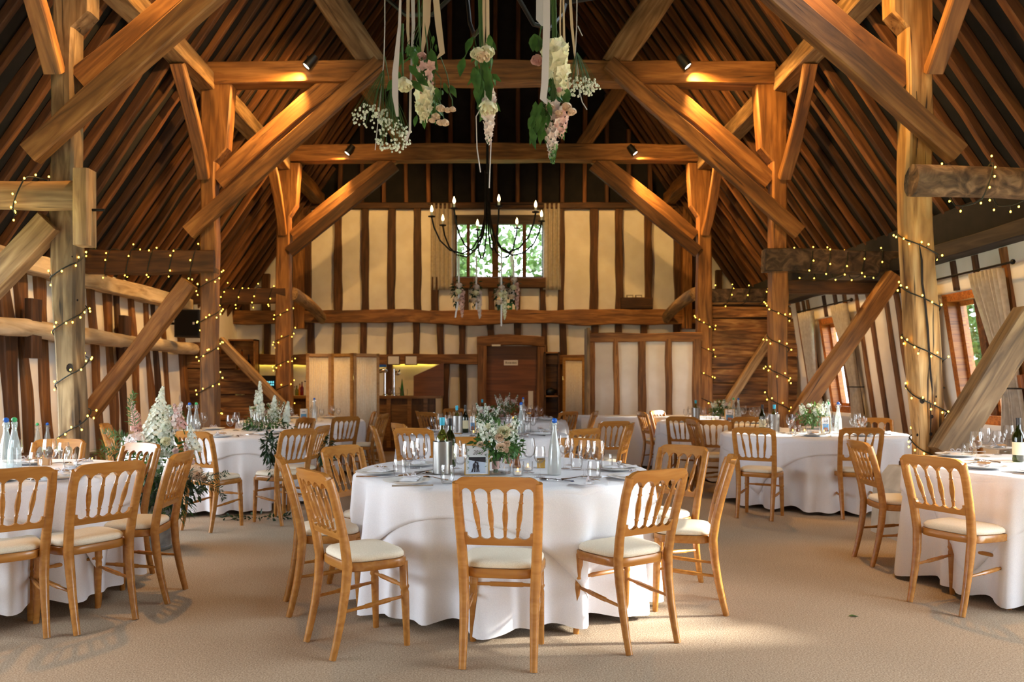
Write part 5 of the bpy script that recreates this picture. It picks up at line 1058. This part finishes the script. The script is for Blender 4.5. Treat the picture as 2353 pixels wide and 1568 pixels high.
def ribbon(par, pts, w_, mat='ribbon', side=(1, .2, 0)): return MB().ribbon(pts, w_, side).obj('ribbon', mat, par, False)
Yn = 3.35
def hp(px, py, Y): return P(px, py, Y)
def hang(name, label, loc): return thing(name, label, 'hanging flowers', loc)
def stemline(par, pts, r=.003, mat='stem', nm='flower_stem'): return MB().tube(pts, r, 5).obj(nm, mat, par)
ZT = 3.06
def H(t, px, py, Y): return hp(px, py, Y)-t.location
# gypsophila at the left
t = hang('hanging_gypsophila', 'white gypsophila pair hanging on thin cord, leftmost of the near flowers', hp(884, 120, 3.3))
stemline(t, [H(t, 884, -40, 3.3), H(t, 884, 60, 3.3), H(t, 882, 140, 3.3), H(t, 878, 180, 3.3), H(t, 870, 262, 3.3), H(t, 862, 345, 3.3)], .0022, 'ribbon', 'cord')
stemline(t, [H(t, 884, 130, 3.3), H(t, 900, 220, 3.3), H(t, 902, 285, 3.3)], .002)
gyp(t, H(t, 850, 268, 3.3), (.085, .06, .05), 95, 1, H(t, 882, 160, 3.3), .0058); gyp(t, H(t, 903, 312, 3.3), (.085, .06, .075), 130, 2, H(t, 898, 200, 3.3), .0058)
# white rose with long satin ribbons
t = hang('hanging_rose', 'large cream rose head down behind a long white satin ribbon', hp(926, 150, 3.1))
stemline(t, [H(t, 925, 55, 3.1), H(t, 924, 120, 3.1), H(t, 926, 190, 3.1)], .005)
put_rose(t, 'cream', H(t, 928, 180, 3.1), (0, -.15, -1), .042)
mb = MB(); q = random.Random(4)
for px, py, dx in ((918, 165, -.2), (940, 150, .6), (950, 165, .9), (920, 120, -.1), (955, 175, 1), (912, 180, -.6), (945, 185, .8)): mb.leaf(H(t, px, py, 3.1), (dx, -.2, -.8), (0, -1, .2), .07, .032, .1, 4)
mb.obj('leaves', 'leaf', t)
t2 = hang('hanging_ribbon', 'long white satin ribbon hanging left of the cream rose', hp(912, 60, 3.05))
ribbon(t2, [H(t2, 921, -40, 3.05), H(t2, 918, 60, 3.05), H(t2, 908, 170, 3.05), H(t2, 908, 220, 3.05), H(t2, 913, 268, 3.05)], [.006, .012, .024, .024, .01])
t2 = hang('hanging_ribbon', 'narrow white ribbon curling down to the lower gypsophila', hp(948, 60, 3.2))
ribbon(t2, [H(t2, 948, -40, 3.2), H(t2, 950, 60, 3.2), H(t2, 946, 130, 3.2), H(t2, 943, 220, 3.2), H(t2, 942, 300, 3.2), H(t2, 933, 324, 3.2)], [.016, .014, .008, .01, .01, .012])
t2 = hang('hanging_ribbon', 'cream ribbon tied above the pink larkspur on its left', hp(936, 60, 3.25)); ribbon(t2, [H(t2, 938, -40, 3.25), H(t2, 937, 70, 3.25), H(t2, 941, 128, 3.25)], [.014, .013, .004], 'ribbon_c')
# pink larkspur with peach spray roses
t = hang('hanging_larkspur', 'pink larkspur and peach spray roses hanging left of centre', hp(975, 120, 3.15)); Yq = 3.15
stemline(t, [H(t, 961, -40, Yq), H(t, 963, 60, Yq), H(t, 968, 130, Yq), H(t, 985, 200, Yq)], .0045); stemline(t, [H(t, 975, 45, Yq), H(t, 982, 110, Yq), H(t, 985, 150, Yq)], .003)
ribbon(t, [H(t, 982, -40, Yq), H(t, 980, 50, Yq), H(t, 970, 122, Yq)], [.034, .03, .01], 'ribbon_c'); ribbon(t, [H(t, 998, -40, Yq), H(t, 1008, 60, Yq), H(t, 1016, 122, Yq), H(t, 1004, 135, Yq)], [.024, .027, .022, .006], 'ribbon_c')
spike(t, 'larkspur_spike', H(t, 980, 150, Yq), H(t, 972, 268, Yq)-H(t, 985, 150, Yq), .17, .03, 'pink_fl', 3, 46, .017); spike(t, 'larkspur_spike', H(t, 976, 200, Yq), (-.05, 0, -1), .14, .036, 'cream_fl', 4, 44, .02)
put_rose(t, 'pink', H(t, 970, 122, Yq), (0, -.4, -1), .022, 'carnation')
for px, py, c, r in ((1013, 252, 'peach', .022), (1002, 271, 'peach', .02), (1040, 256, 'peach', .016), (1028, 258, 'peach', .016), (1022, 285, 'peach', .021), (993, 282, 'peach', .015), (1012, 286, 'peach', .018), (965, 252, 'cream', .02)): put_rose(t, c, H(t, px, py-10, Yq-.02), (0, -.3, -1), r)
for a, b in (((988, 190), (1013, 245)), ((990, 195), (1002, 265)), ((1012, 130), (1035, 215)), ((1030, 210), (1040, 248)), ((1000, 210), (1020, 275))): stemline(t, [H(t, *a, Yq), H(t, (a[0]+b[0])/2+4, (a[1]+b[1])/2, Yq), H(t, *b, Yq)], .0022)
mb = MB()
for px, py, dx, L in ((990, 112, .15, .1), (993, 125, .05, .09), (962, 145, -.1, .06), (958, 125, -.1, .06), (952, 150, .7, .08), (1000, 200, .4, .06), (1020, 190, .3, .05), (1035, 195, .4, .06), (958, 265, -.2, .05), (975, 270, 0, .05), (996, 82, -.05, .04)): mb.leaf(H(t, px, py, Yq), (dx, -.15, -.9), (-.3, -1, .1), L, L*.42, .1, 4)
mb.obj('leaves', 'leaf', t)
# centre roses
t = hang('hanging_rose', 'cream roses with pink stock hanging in the middle on a dark stem', hp(1112, 120, 3.0)); Yq = 3.0
for x in (1102, 1106, 1100): stemline(t, [H(t, x, -40, Yq), H(t, x+2, 60, Yq), H(t, x+6, 180, Yq), H(t, 1122, 280, Yq)], .004)
for px, py, r, c in ((1100, 112, .034, 'cream'), (1118, 108, .034, 'cream'), (1109, 118, .034, 'peach'), (1120, 235, .042, 'cream')): put_rose(t, c, H(t, px, py, Yq-.02), (.1*(px-1108)/10, -.3, -1), r)
spike(t, 'stock_spike', H(t, 1123, 210, Yq), (0, 0, -1), .20, .022, 'blush_fl', 8, 60, .016); put_rose(t, 'pink', H(t, 1130, 235, Yq), (.4, -.3, -.6), .014)
ribbon(t, [H(t, 1112, -40, Yq), H(t, 1112, 60, Yq), H(t, 1110, 110, Yq)], .012, 'ribbon_c'); ribbon(t, [H(t, 1120, -40, Yq), H(t, 1121, 90, Yq), H(t, 1119, 105, Yq)], .013, 'ribbon_c')
stemline(t, [H(t, 1112, 235, Yq), H(t, 1094, 268, Yq), H(t, 1096, 340, Yq), H(t, 1104, 396, Yq)], .0022, 'ribbon', 'cord'); stemline(t, [H(t, 1127, 240, Yq), H(t, 1128, 330, Yq), H(t, 1124, 432, Yq)], .0022, 'ribbon', 'cord')
mb = MB()
for px, py, dx, L in ((1088, 155, .2, .1), (1092, 170, .3, .1), (1102, 188, -.1, .09), (1108, 198, -.2, .08), (1118, 155, .1, .08), (1122, 175, .05, .09), (1066, 132, -.2, .08), (1112, 140, .2, .06), (1098, 150, -.3, .06), (1124, 80, .1, .06), (1086, 85, -.4, .07), (1120, 200, .2, .06)): mb.leaf(H(t, px, py, Yq-.03), (dx, -.15, -.9), (-.3, -1, .1), L, L*.45, .1, 4)
mb.obj('leaves', 'leaf', t); stemline(t, [H(t, 1090, 85, Yq), H(t, 1078, 110, Yq), H(t, 1066, 134, Yq)], .002)
# right group
t = hang('hanging_stock', 'white stock with spray roses and green sprigs hanging right of centre', hp(1275, 120, 3.15)); Yq = 3.15
for x in (1268, 1275, 1271): stemline(t, [H(t, x, -40, Yq), H(t, x+2, 60, Yq), H(t, x+4, 160, Yq), H(t, x-2, 300, Yq)], .0045)
spike(t, 'stock_spike', H(t, 1277, 105, Yq), (.12, 0, -1), .2, .042, 'cream_fl', 11, 54, .027); spike(t, 'stock_spike', H(t, 1268, 240, Yq), (.0, 0, -1), .22, .034, 'blush_fl', 12, 66, .017); spike(t, 'stock_spike', H(t, 1283, 260, Yq), (.1, 0, -1), .1, .03, 'pink_fl', 13, 26, .017)
spike(t, 'larkspur_tip', H(t, 1270, 335, Yq), (0, 0, -1), .07, .012, 'leaf', 15, 24, .011)
for px, py, c, r in ((1300, 238, 'peach', .024), (1312, 250, 'peach', .022), (1282, 255, 'peach', .02), (1262, 240, 'peach', .022), (1284, 202, 'pink', .014)): put_rose(t, c, H(t, px, py, Yq-.03), (.2, -.4, -1), r)
mb = MB(); q = random.Random(9)
for k in range(46):
    px, py = q.uniform(1222, 1262), q.uniform(232, 310); mb.leaf(H(t, px, py, Yq-q.uniform(0, .06)), (q.uniform(-.35, .2), -.1, -.9), (-.3, -1, .1), q.uniform(.04, .07), .022, .1, 3)
for px, py, dx, L in ((1228, 82, -.1, .07), (1298, 200, .1, .08), (1290, 175, .2, .06), (1255, 265, -.1, .06), (1240, 95, .5, .04)): mb.leaf(H(t, px, py, Yq), (dx, -.15, -.9), (-.3, -1, .1), L, L*.55, .1, 4)
mb.leaf(H(t, 1228, 78, Yq), (.15, 0, -1), (0, -1, 0), .075, .06, .05, 4); mb.obj('leaves', 'leaf', t); stemline(t, [H(t, 1244, 60, Yq), H(t, 1240, 80, Yq), H(t, 1240, 118, Yq)], .003)
for k, x in enumerate((1238, 1250, 1258)): stemline(t, [H(t, x+10, 220, Yq), H(t, x, 270, Yq), H(t, x-3, 315, Yq)], .002)
put_rose(t, 'pink', H(t, 1236, 130, Yq), (-.2, -.5, -1), .03)
t2 = hang('hanging_ribbon', 'broad white ribbon hanging in front of the right stock', hp(1252, 60, 3.0)); ribbon(t2, [H(t2, 1255, -40, 3.0), H(t2, 1256, 60, 3.0), H(t2, 1252, 190, 3.0), H(t2, 1248, 228, 3.0), H(t2, 1257, 240, 3.0)], [.028, .028, .028, .026, .004])
t2 = hang('hanging_ribbon', 'short white ribbon tail left of the broad white ribbon', hp(1240, 20, 3.0)); ribbon(t2, [H(t2, 1242, -40, 3.02), H(t2, 1241, 46, 3.02), H(t2, 1246, 60, 3.02)], [.034, .032, .006])
t2 = hang('hanging_ribbon', 'slim cream ribbon right of the white stock', hp(1296, 60, 3.2)); ribbon(t2, [H(t2, 1294, -40, 3.2), H(t2, 1296, 80, 3.2), H(t2, 1302, 180, 3.2), H(t2, 1308, 228, 3.2)], [.006, .009, .012, .01], 'ribbon_c')
t2 = hang('hanging_ribbon', 'thin looped white ribbon between stock and right gypsophila', hp(1286, 40, 3.15)); ribbon(t2, [H(t2, 1289, -40, 3.15), H(t2, 1287, 60, 3.15), H(t2, 1288, 112, 3.15)], [.006, .007, .005], 'ribbon_c')
t = hang('hanging_gypsophila', 'white gypsophila hanging on cream ribbon, rightmost of the near flowers', hp(1322, 100, 3.3)); ribbon(t, [H(t, 1308, -40, 3.3), H(t, 1314, 60, 3.3), H(t, 1320, 120, 3.3), H(t, 1328, 185, 3.3)], [.012, .012, .009, .004], 'ribbon_c')
stemline(t, [H(t, 1326, -40, 3.3), H(t, 1325, 60, 3.3), H(t, 1322, 120, 3.3), H(t, 1330, 172, 3.3)], .002, 'ribbon', 'cord'); stemline(t, [H(t, 1328, 60, 3.3), H(t, 1338, 82, 3.3)], .002, 'ribbon', 'cord'); stemline(t, [H(t, 1330, 205, 3.3), H(t, 1338, 235, 3.3), H(t, 1349, 252, 3.3)], .002, 'ribbon', 'cord')
gyp(t, H(t, 1335, 200, 3.3), (.085, .06, .04), 130, 7, H(t, 1326, 120, 3.3), .0056)
# fuller greenery in the three large hanging groups
def greens(name, label, px0, px1, py0, py1, Y, n, seed, L=(.03, .06)):
    t = hang(name, label, hp((px0+px1)/2, py0, Y)); q = random.Random(seed); mb = MB(); m2 = MB()
    for k in range(5):
        a = q.uniform(px0, px1); b = q.uniform(px0, px1); m2.tube([H(t, (px0+px1)/2+q.uniform(-6, 6), -40, Y), H(t, a*.4+(px0+px1)*.3, (py0)*.6, Y), H(t, a, py0, Y), H(t, b, (py0+py1)/2, Y), H(t, b+q.uniform(-8, 8), py1, Y)], .0018, 4)
        for j in range(n//5):
            u = q.random(); c = H(t, a+(b-a)*u+q.uniform(-7, 7), py0+(py1-py0)*u, Y+q.uniform(-.04, .05)); mb.leaf(c, (q.gauss(0, .5), q.gauss(0, .4), -.9), (q.gauss(0, .5), -1, .2), q.uniform(*L), q.uniform(.012, .024), .1, 3)
        for j in range(4): mb.ball(tuple(H(t, b+q.uniform(-10, 10), py1-q.uniform(0, 60), Y)), .007, 5, 4, (1, 1, 1.5))
    tag(mb.obj('leaves', 'leaf', t), kind='stuff'); m2.obj('flower_stem', 'stem', t)
greens('hanging_greenery', 'green sprigs hanging among the pink larkspur left of centre', 922, 1030, 100, 262, 3.2, 90, 1)
greens('hanging_greenery', 'green sprigs hanging among the centre cream roses', 1090, 1128, 90, 250, 3.05, 70, 2)
greens('hanging_greenery', 'green sprigs hanging among the white stock right of centre', 1236, 1302, 110, 300, 3.2, 90, 3)
# flowers under the far chandelier
for k, (an, r_, dz, y1, yb, lb) in enumerate(((191.46, .4, .015, 640, 712, 'leftmost'), (146.46, .2, .07, 645, 712, 'second from left'), (326.46, .2, .07, 645, 720, 'second from right'), (11.46, .34, 0, 625, 712, 'rightmost'))):
    an = math.radians(an); Yc = 10.25+r_*math.sin(an); Xc = (1120-CX)*10.25/F+r_*math.cos(an); px = CX+Xc*F/Yc; y0 = HY-(3.04+dz-EYE)*F/Yc
    t = hang('hanging_flowers', '%s flower string under the far chandelier, cream rose and trailing green' % lb, (Xc, Yc, 3.04+dz)); q = random.Random(k)
    for d in (-4, 0, 5): stemline(t, [H(t, px+d, y0, Yc), H(t, px+d*.7, (y0+y1)/2, Yc), H(t, px+d*.5, y1+30, Yc)], .0025, 'ribbon_c', 'cord')
    foliage(t, 'leaves', H(t, px, (y1+yb)/2-4, Yc), (.08, .06, .19), 110, 'dleaf', 300+k, (.04, .07), (.018, .03), 1, .7)
    for (dx, f, c) in ((2, .35, 'cream'), (-3, .6, 'peach'), (4, .15, 'blush')): put_rose(t, c, H(t, px+dx, y1+(yb-y1)*f, Yc-.08), (0, -.5, -1), .05)
    spike(t, 'stock_spike', H(t, px+8, y1+25, Yc-.03), (.05, 0, -1), .36, .032, ('pink_fl', 'blush_fl', 'cream_fl', 'pink_fl')[k], 310+k, 56, .024)
    ribbon(t, [H(t, px+3, y0+10, Yc-.05), H(t, px+3, y1+40, Yc-.05), H(t, px+(-5 if k == 0 else 3), (730, 712, 750, 690)[k], Yc-.05)], .022)
# ================================================================ bar and far corner
bar = thing('bar_counter', 'oak bar counter with panelled front left of the door', 'bar counter', (0, 15.2, 0))
sb = F/15.1
def ux(px): return (px-CX)/sb
def uz(py): return EYE+(HY-py)/sb
MB().b2(ux(560), ux(1013), -.12, .6, 1.04, 1.09).obj('worktop', 'bar_wood', bar, False)
MB().b2(ux(560), ux(1000), 0, .04, .08, 1.04).obj('front_board', 'panel_wood', bar, False)
for a, b in ((655, 690), (700, 745), (755, 800), (810, 850), (856, 888), (898, 938), (943, 975), (980, 998)):
    MB().b2(ux(a), ux(b), -.025, 0, .28 if a % 2 else .22, .92).obj('panel', 'bar_wood' if (a//10) % 2 else 'panel_wood', bar, False)
for px in (892, 940, 977, 850, 750): MB().b2(ux(px)-.04, ux(px)+.04, -.04, 0, .08, 1.04).obj('stile', 'bar_wood', bar, False)
MB().b2(ux(560), ux(1000), -.03, 0, .0, .2).obj('kick_board', 'oak_dark', bar, False)
e = thing('bar_end_panel', 'brown slant-topped wooden panel standing on the right end of the bar', 'panel', (0, 15.45, 1.09)); mb = MB(); a, b = ux(946), ux(1017)
mb.add([(x, y, z) for y in (0, .03) for x, z in ((a, 0), (b, 0), (b, uz(832)-1.09), (a, uz(864)-1.09))], [(0, 1, 2, 3), (7, 6, 5, 4), (0, 4, 5, 1), (1, 5, 6, 2), (2, 6, 7, 3), (3, 7, 4, 0)]); mb.obj('panel_board', 'door_wood', e, False)
def beer_tap(label, px, h, kind):
    t = thing('beer_tap', label, 'beer tap', (ux(px), 15.3, 1.09)); MB().lathe([(.001, 0), (.06, 0), (.06, .015), (.03, .03), (.03, h), (.001, h+.01)], 16).obj('chrome_column', 'chrome', t)
    if kind: MB().tube([(-.16, 0, h), (.0, 0, h+.04), (.03, 0, h)], .04, 10).obj('font_head', 'chrome', t); MB().box((-.05, 0, h+.12), (.16, .05, .05)).obj('badge', 'blue', t, False)
    else: MB().lathe([(.001, -.06), (.05, -.05), (.055, .05), (.001, .06)], 12, (.08, 0, h-.08), (0, 1, 0)).obj('tap_head', 'chrome', t); MB().tube([(.08, -.03, h-.1), (.12, -.06, h-.02)], .015, 8).obj('tap_handle', 'black', t)
beer_tap('chrome beer tap beside the folding screen on the bar', 881, .47, True); beer_tap('tall chrome beer tap in the middle of the bar', 902, .53, False)
t = thing('glass_jug', 'round clear glass jug on the bar', 'jug', (ux(911), 15.18, 1.09)); MB().lathe([(.001, 0), (.08, .005), (.095, .06), (.07, .12), (.055, .17), (.05, .17), (.065, .12), (.09, .06), (.001, .01)], 18).obj('jug_wall', 'glass', t); MB().tube([(.06, 0, .15), (.11, 0, .12), (.09, 0, .06)], .008, 6).obj('handle', 'glass', t)
for px, lb in ((897, 'left of the round jug'), (930, 'right of the green cone')): dup(tumb, (ux(px), 15.2, 1.09), 0, 'clear glass on the bar %s' % lb, None, 1.3)
t = thing('green_cone', 'slim green glass cone on the bar', 'ornament', (ux(921), 15.3, 1.09)); MB().lathe([(.001, 0), (.045, 0), (.03, .15), (.006, .33), (.001, .34)], 14).obj('cone_body', simple('green_glass_cone', (40, 110, 40), .2), t)
for px, lb in ((907, 'left'), (947, 'right')):
    t = thing('wall_notice', '%s of two white notices framed on the lower wall rail' % lb, 'notice', (bx(px), YB-.19, bz(829))); MB().box((0, 0, 0), (.27, .015, .2)).obj('notice_frame', 'oak_dark', t, False); MB().box((0, -.01, 0), (.23, .006, .165)).obj('notice_sheet', 'white', t, False)
tag(MB().b2(bx(560), bx(1000), YB-.05, YB-.01, bz(836), bz(833)).obj('light_strip', 'led', None, False), 'yellow light strip under the lower wall rail behind the bar', 'light strip')
# back bar at the left: shelf, bottles, till, cupboard
sh = thing('back_bar_shelf', 'dark wooden back bar shelf between the far left post and folding screen', 'shelf', (0, 16.3, 0)); MB().b2(-4.9, -2.6, -.1, .3, .98, 1.03).obj('shelf_board', 'oak_dark', sh, False); MB().b2(-4.9, -2.6, 0, .3, 0, .98).obj('cupboard_base', 'oak_dark', sh, False); MB().b2(-4.9, -2.6, -.1, -.05, .82, .98).obj('front_rail', 'oak_dark', sh, False)
s16 = F/16.25
for px, mt, h, lb in ((682, 'olive_glass', .26, 'small clear'), (689, 'amber_glass', .3, 'pale amber'), (694, 'red_glass', .34, 'dark red'), (701, 'glass', .36, 'tall clear'), (677, 'glass', .24, 'short clear')):
    t = thing('spirit_bottle', '%s spirit bottle on the back bar shelf' % lb, 'bottle', ((px-CX)/s16, 16.25, 1.03)); MB().lathe([(.001, 0), (.036, 0), (.038, h*.6), (.014, h*.75), (.013, h*.95), (.001, h*.96)], 14).obj('glass_body', mt, t); MB().lathe([(.015, h*.93), (.015, h), (.001, h)], 10).obj('cap', 'foil', t)
t = thing('till', 'black till with lit blue-white key screen behind the far left post', 'till', ((618-CX)/F*15.6, 15.6, 1.09)); MB().box((0, 0, .25), (.34, .06, .3), Matrix.Rotation(-.2, 3, 'X')).obj('till_screen_case', 'black', t, False); MB().b2(-.14, .14, -.1, .14, 0, .1).obj('till_base', 'black', t, False)
mb = MB(); [mb.box((-.1+.04*i, -.045-.008*j, .27-.05*j), (.022, .004, .032)) for i in range(6) for j in range(2)]; mb.obj('screen_keys', 'screen', t, False)
cb = thing('wall_cupboard', 'wooden wall cupboard with bottles behind the middle left post', 'cupboard', ((560-CX)/F*16.2, 16.2, 1.5)); W_ = .56; MB().b2(-W_/2, W_/2, .1, .16, 0, .75).obj('back_board', 'bar_wood', cb, False)
for z in (0, .72): MB().b2(-W_/2, W_/2, -.15, .16, z, z+.03).obj('shelf', 'bar_wood', cb, False)
for x in (-W_/2, W_/2-.03): MB().b2(x, x+.03, -.15, .16, 0, .75).obj('side_panel', 'bar_wood', cb, False)
for x, mt, h, lb in ((-.14, 'olive_glass', .36, 'left olive'), (-.02, 'amber_glass', .5, 'tall glowing amber'), (.12, 'green_glass', .4, 'right dark green')):
    t = thing('spirit_bottle', '%s bottle in the wall cupboard' % lb, 'bottle', (cb.location.x+x, 16.15, 1.53)); MB().lathe([(.001, 0), (.042, 0), (.042, h*.62), (.016, h*.75), (.015, h), (.001, h)], 14).obj('glass_body', mt, t); MB().lathe([(.017, h*.95), (.017, h*1.02), (.001, h*1.02)], 10).obj('cap', 'foil', t)
t = thing('wall_lantern', 'black wall lantern on the white wall above the bar', 'lantern', (bx(590), YB-.16, bz(800))); MB().b2(-.07, .07, -.06, .06, -.16, .1).obj('lantern_body', 'iron', t, False); MB().b2(-.12, .03, -.04, .1, .14, .17).obj('bracket', 'iron', t, False); MB().b2(-.02, .02, -.02, .02, .1, .15).obj('hook', 'iron', t, False)
sp = thing('loudspeaker', 'black loudspeaker fixed between the left wall and the middle left post', 'loudspeaker', (P(438, 745, 12.6).x, 12.6, P(0, 745, 12.6).z)); MB().b2(-.2, .2, -.16, .16, -.22, .22).obj('speaker_box', 'black', sp, False); MB().b2(-.18, .18, -.17, -.16, -.2, .2).obj('grille', 'iron', sp, False); MB().b2(.1, .13, -.174, -.17, -.02, .02).obj('badge', 'white', sp, False); MB().tube([(-.2, 0, 0), (-.55, .05, .03)], .02, 8).obj('wall_bracket', 'iron', sp)
# exit sign, small boxes on the ledge
ex = thing('exit_sign', 'green exit sign standing on the middle wall rail behind the hanging flowers', 'sign', (bx(1166), YB-.14, bz(707))); MB().b2(-.19, .19, 0, .02, -.08, .085).obj('sign_plate', 'exit_green', ex, False)
mb = MB(); mb.add([(-.03, -.003, 0), (.03, -.003, .045), (.03, -.003, .015), (.075, -.003, .015), (.075, -.003, -.015), (.03, -.003, -.015), (.03, -.003, -.045)], [(0, 6, 5, 4, 3, 2, 1)]); mb.b2(.1, .16, -.004, -.001, -.055, .06); mb.ball((-.1, -.003, .045), .017, 8, 4, (1, .1, 1)); mb.ribbon([V(-.1, -.003, .03), V(-.11, -.003, -.01)], .03, (1, 0, 0), .0004); mb.ribbon([V(-.11, -.003, -.01), V(-.08, -.003, -.055)], .016, (1, 0, 0), .0004); mb.ribbon([V(-.11, -.003, -.01), V(-.15, -.003, -.04)], .016, (1, 0, 0), .0004); mb.obj('white_symbols', 'white', ex, False)
for px, lb in ((1445, 'left'), (1465, 'right')): t = thing('sensor_box', '%s of two small grey boxes on the wall ledge' % lb, 'box', (bx(px), YB-.12, bz(684))); MB().box((0, 0, .0), (.14, .05, .08)).obj('box_body', 'grey_print', t, False); MB().b2(-.05, .05, -.03, -.025, -.02, .02).obj('face_plate', 'white', t, False)
# cubby right of the door
cu = thing('cubby_shelf', 'dark wooden cubby shelf right of the door', 'shelf', (bx(1266), YB-.2, 0)); 
for x in (-.16, .13): MB().b2(x, x+.03, -.1, .14, 0, 2.0).obj('side_board', 'oak_dark', cu, False)
for z in (.05, bz(912), 1.97): MB().b2(-.16, .16, -.1, .14, z, z+.03).obj('shelf', 'oak', cu, False)
MB().b2(-.16, .16, .1, .14, 0, 2.0).obj('back_board', 'oak_dark', cu, False)
bg_ = thing('black_bag', 'black bag lying on the cubby shelf', 'bag', (bx(1264), YB-.2, bz(912)+.03)); MB().ball((0, 0, .08), .12, 12, 8, (1, .7, .65)).obj('bag_body', 'black', bg_); MB().tube([(-.05, -.05, .12), (0, -.08, .17), (.05, -.05, .12)], .008, 6).obj('strap', 'black', bg_)
# folding screens
def fold_screen(label, pts, h, z0=.03):
    t = thing('folding_screen', label, 'folding screen', (0, 0, 0))
    for (a, b) in zip(pts, pts[1:]):
        a, b = Vector(a+(0,)), Vector(b+(0,)); d = (b-a).normalized(); nr = V(d.y, -d.x, 0); L = (b-a).length; a += d*.006; b -= d*.006
        rot = Matrix((d, -nr, V(0, 0, 1))).transposed(); mb = MB(); L = (b-a).length; m = (a+b)/2
        for o, sz in ((d*(-L/2+.025)+V(0, 0, h/2), (.05, .025, h)), (d*(L/2-.025)+V(0, 0, h/2), (.05, .025, h)), (V(0, 0, h-.03), (L, .025, .05)), (V(0, 0, .1), (L, .025, .05))): mb.box(m+o+V(0, 0, z0), sz, rot)
        f_ = mb.obj('screen_frame', 'screen_wood', t, False)
        mb = MB(); vs = []; fs = []; n = 80
        for j in range(2):
            for i in range(n+1): u = i/n; p = a.lerp(b, .11+u*.78)+nr*(.008*math.sin(u*L*150)+.004*math.sin(u*61)); vs.append((p.x, p.y, z0+.12+j*(h-.19)))
        for i in range(n): fs.append((i, i+1, n+2+i, n+1+i))
        mb.add(vs, fs); o = mb.obj('pleated_cloth', 'screen_cloth', f_); so = o.modifiers.new('thick', 'SOLIDIFY'); so.thickness = .003
        for z in (.4, 1.4): MB().lathe([(.008, 0), (.008, .07)], 8, (a.x, a.y, z)).obj('hinge', 'brass', f_)
    return t
s13 = F/13.3
fold_screen('three panel folding screen with pleated cream cloth before the bar', [((704-CX)/s13, 13.25), ((759-CX)/s13, 13.4), ((815-CX)/s13, 13.15), ((870-CX)/s13, 13.4)], 1.82)
s15 = F/15.4
fold_screen('cream pleated folding screen half hidden behind the timber screen', [((1292-CX)/s15, 15.3), ((1345-CX)/s15, 15.5), ((1398-CX)/s15, 15.3)], 1.82)
# timber framed white screen on the right
ts = thing('timber_screen', 'white infilled timber screen wall joined to the far right post', 'partition', (0, 13.7, 0)); s137 = F/13.7
def tx(px): return (px-CX)/s137
def tz(py): return EYE+(HY-py)/s137
for a, b in ((1360, 1415), (1420, 1472), (1478, 1535), (1540, 1600)): MB().b2(tx(a), tx(b), 0, .05, .0, tz(783)).obj('plaster_panel', 'plaster', ts, False)
for px, wd in ((1361, .1), (1417, .09), (1475, .13), (1538, .11), (1602, .14)): timber('stud', (tx(px), -.02, 0), (tx(px)-.02, -.02, tz(780)), wd, .09, 'oak', ts, wob=.03, step=.15)
timber('head_beam', (tx(1350), 0, tz(777)), (tx(1612), 0, tz(775)), .14, .16, 'oak', ts, wob=.03, step=.2)
timber('end_board', (tx(1346), -.2, 0), (tx(1346), -.2, tz(757)), .05, .4, 'oak_pale', ts, up=(0, 1, 0), wob=.004); timber('end_post', (tx(1352), 0, 0), (tx(1352), 0, tz(760)), .1, .1, 'oak', ts, wob=.01)
# low side bench with bottles at the far left
bn = thing('side_bench', 'low wooden side bench by the left wall', 'bench', (-4.85, 8.5, 0)); MB().b2(-.4, .4, -.2, .2, .52, .56).obj('bench_top', 'oak_dark', bn, False)
for x in (-.35, .35):
    for y in (-.15, .15): MB().b2(x-.03, x+.03, y-.03, y+.03, 0, .52).obj('leg', 'oak_dark', bn, False)
dup(bot_w_g, (-4.98, 8.45, .56), 0, 'water bottle with green stopper on the low side bench'); dup(bot_w_b, (-4.9, 8.5, .56), 0, 'water bottle with blue stopper on the low side bench'); dup(wb_white, (-4.72, 8.5, .56), 0, 'wine bottle with turquoise capsule on the low side bench')
spare = []
for o in C.objects:          # prototypes that were never set out stay out of the scene
    if o.parent is None and o.get('label') == 'x' and o.name not in USED:
        spare += [*o.children_recursive, o]
bpy.data.batch_remove(spare)

GRP = {'banquet_chair': 'spindle chairs round the tables', 'tablecloth': 'white cloths on the tables', 'table_overlay': 'square overlays on the round tables', 'banquet_table': 'round tables under the cloths', 'wine_glass': 'wine glasses on the tables', 'tumbler': 'water tumblers on the tables', 'dinner_plate': 'dinner plates on the tables', 'napkin': 'napkins on the plates',
 'knife': 'knives on the tables', 'fork': 'forks on the tables', 'spoon': 'spoons on the tables', 'water_bottle': 'water bottles on the tables', 'wine_bottle': 'wine bottles on the tables', 'wine_cooler': 'wine coolers on the tables', 'tealight_holder': 'tealights on the tables', 'pepper_mill': 'wooden mills on the tables', 'photo_frame': 'photo frames on the tables', 'glass_vase': 'vases on the tables', 'flower_bouquet': 'bouquets on the tables',
 'fairy_lights': 'fairy light strings on the timbers', 'timber_post': 'oak posts of the roof trusses', 'tie_beam': 'oak tie beams', 'tie_brace': 'braces to the tie beams', 'plate_brace': 'short braces to the arcade plates', 'strut': 'raking struts', 'arcade_plate': 'arcade plates', 'aisle_tie': 'aisle beams', 'aisle_brace': 'aisle braces', 'spot_lamp': 'spot lamps on the tie beams', 'spirit_bottle': 'spirit bottles behind the bar', 'hanging_ribbon': 'ribbons of the near hanging flowers', 'hanging_flowers': 'flower strings under the far chandelier', 'curtain': 'cream curtains', 'tree': 'trees outside the windows', 'leaf_bunch': 'leaf bunches tied to chairs', 'wall_notice': 'notices on the wall rail', 'sensor_box': 'grey boxes on the ledge', 'favour_box': 'favour boxes on the tables'}
for o in C.objects:
    if o.parent is None and 'label' in o:
        g = GRP.get(o.name.split('.')[0])
        if g: o['group'] = g
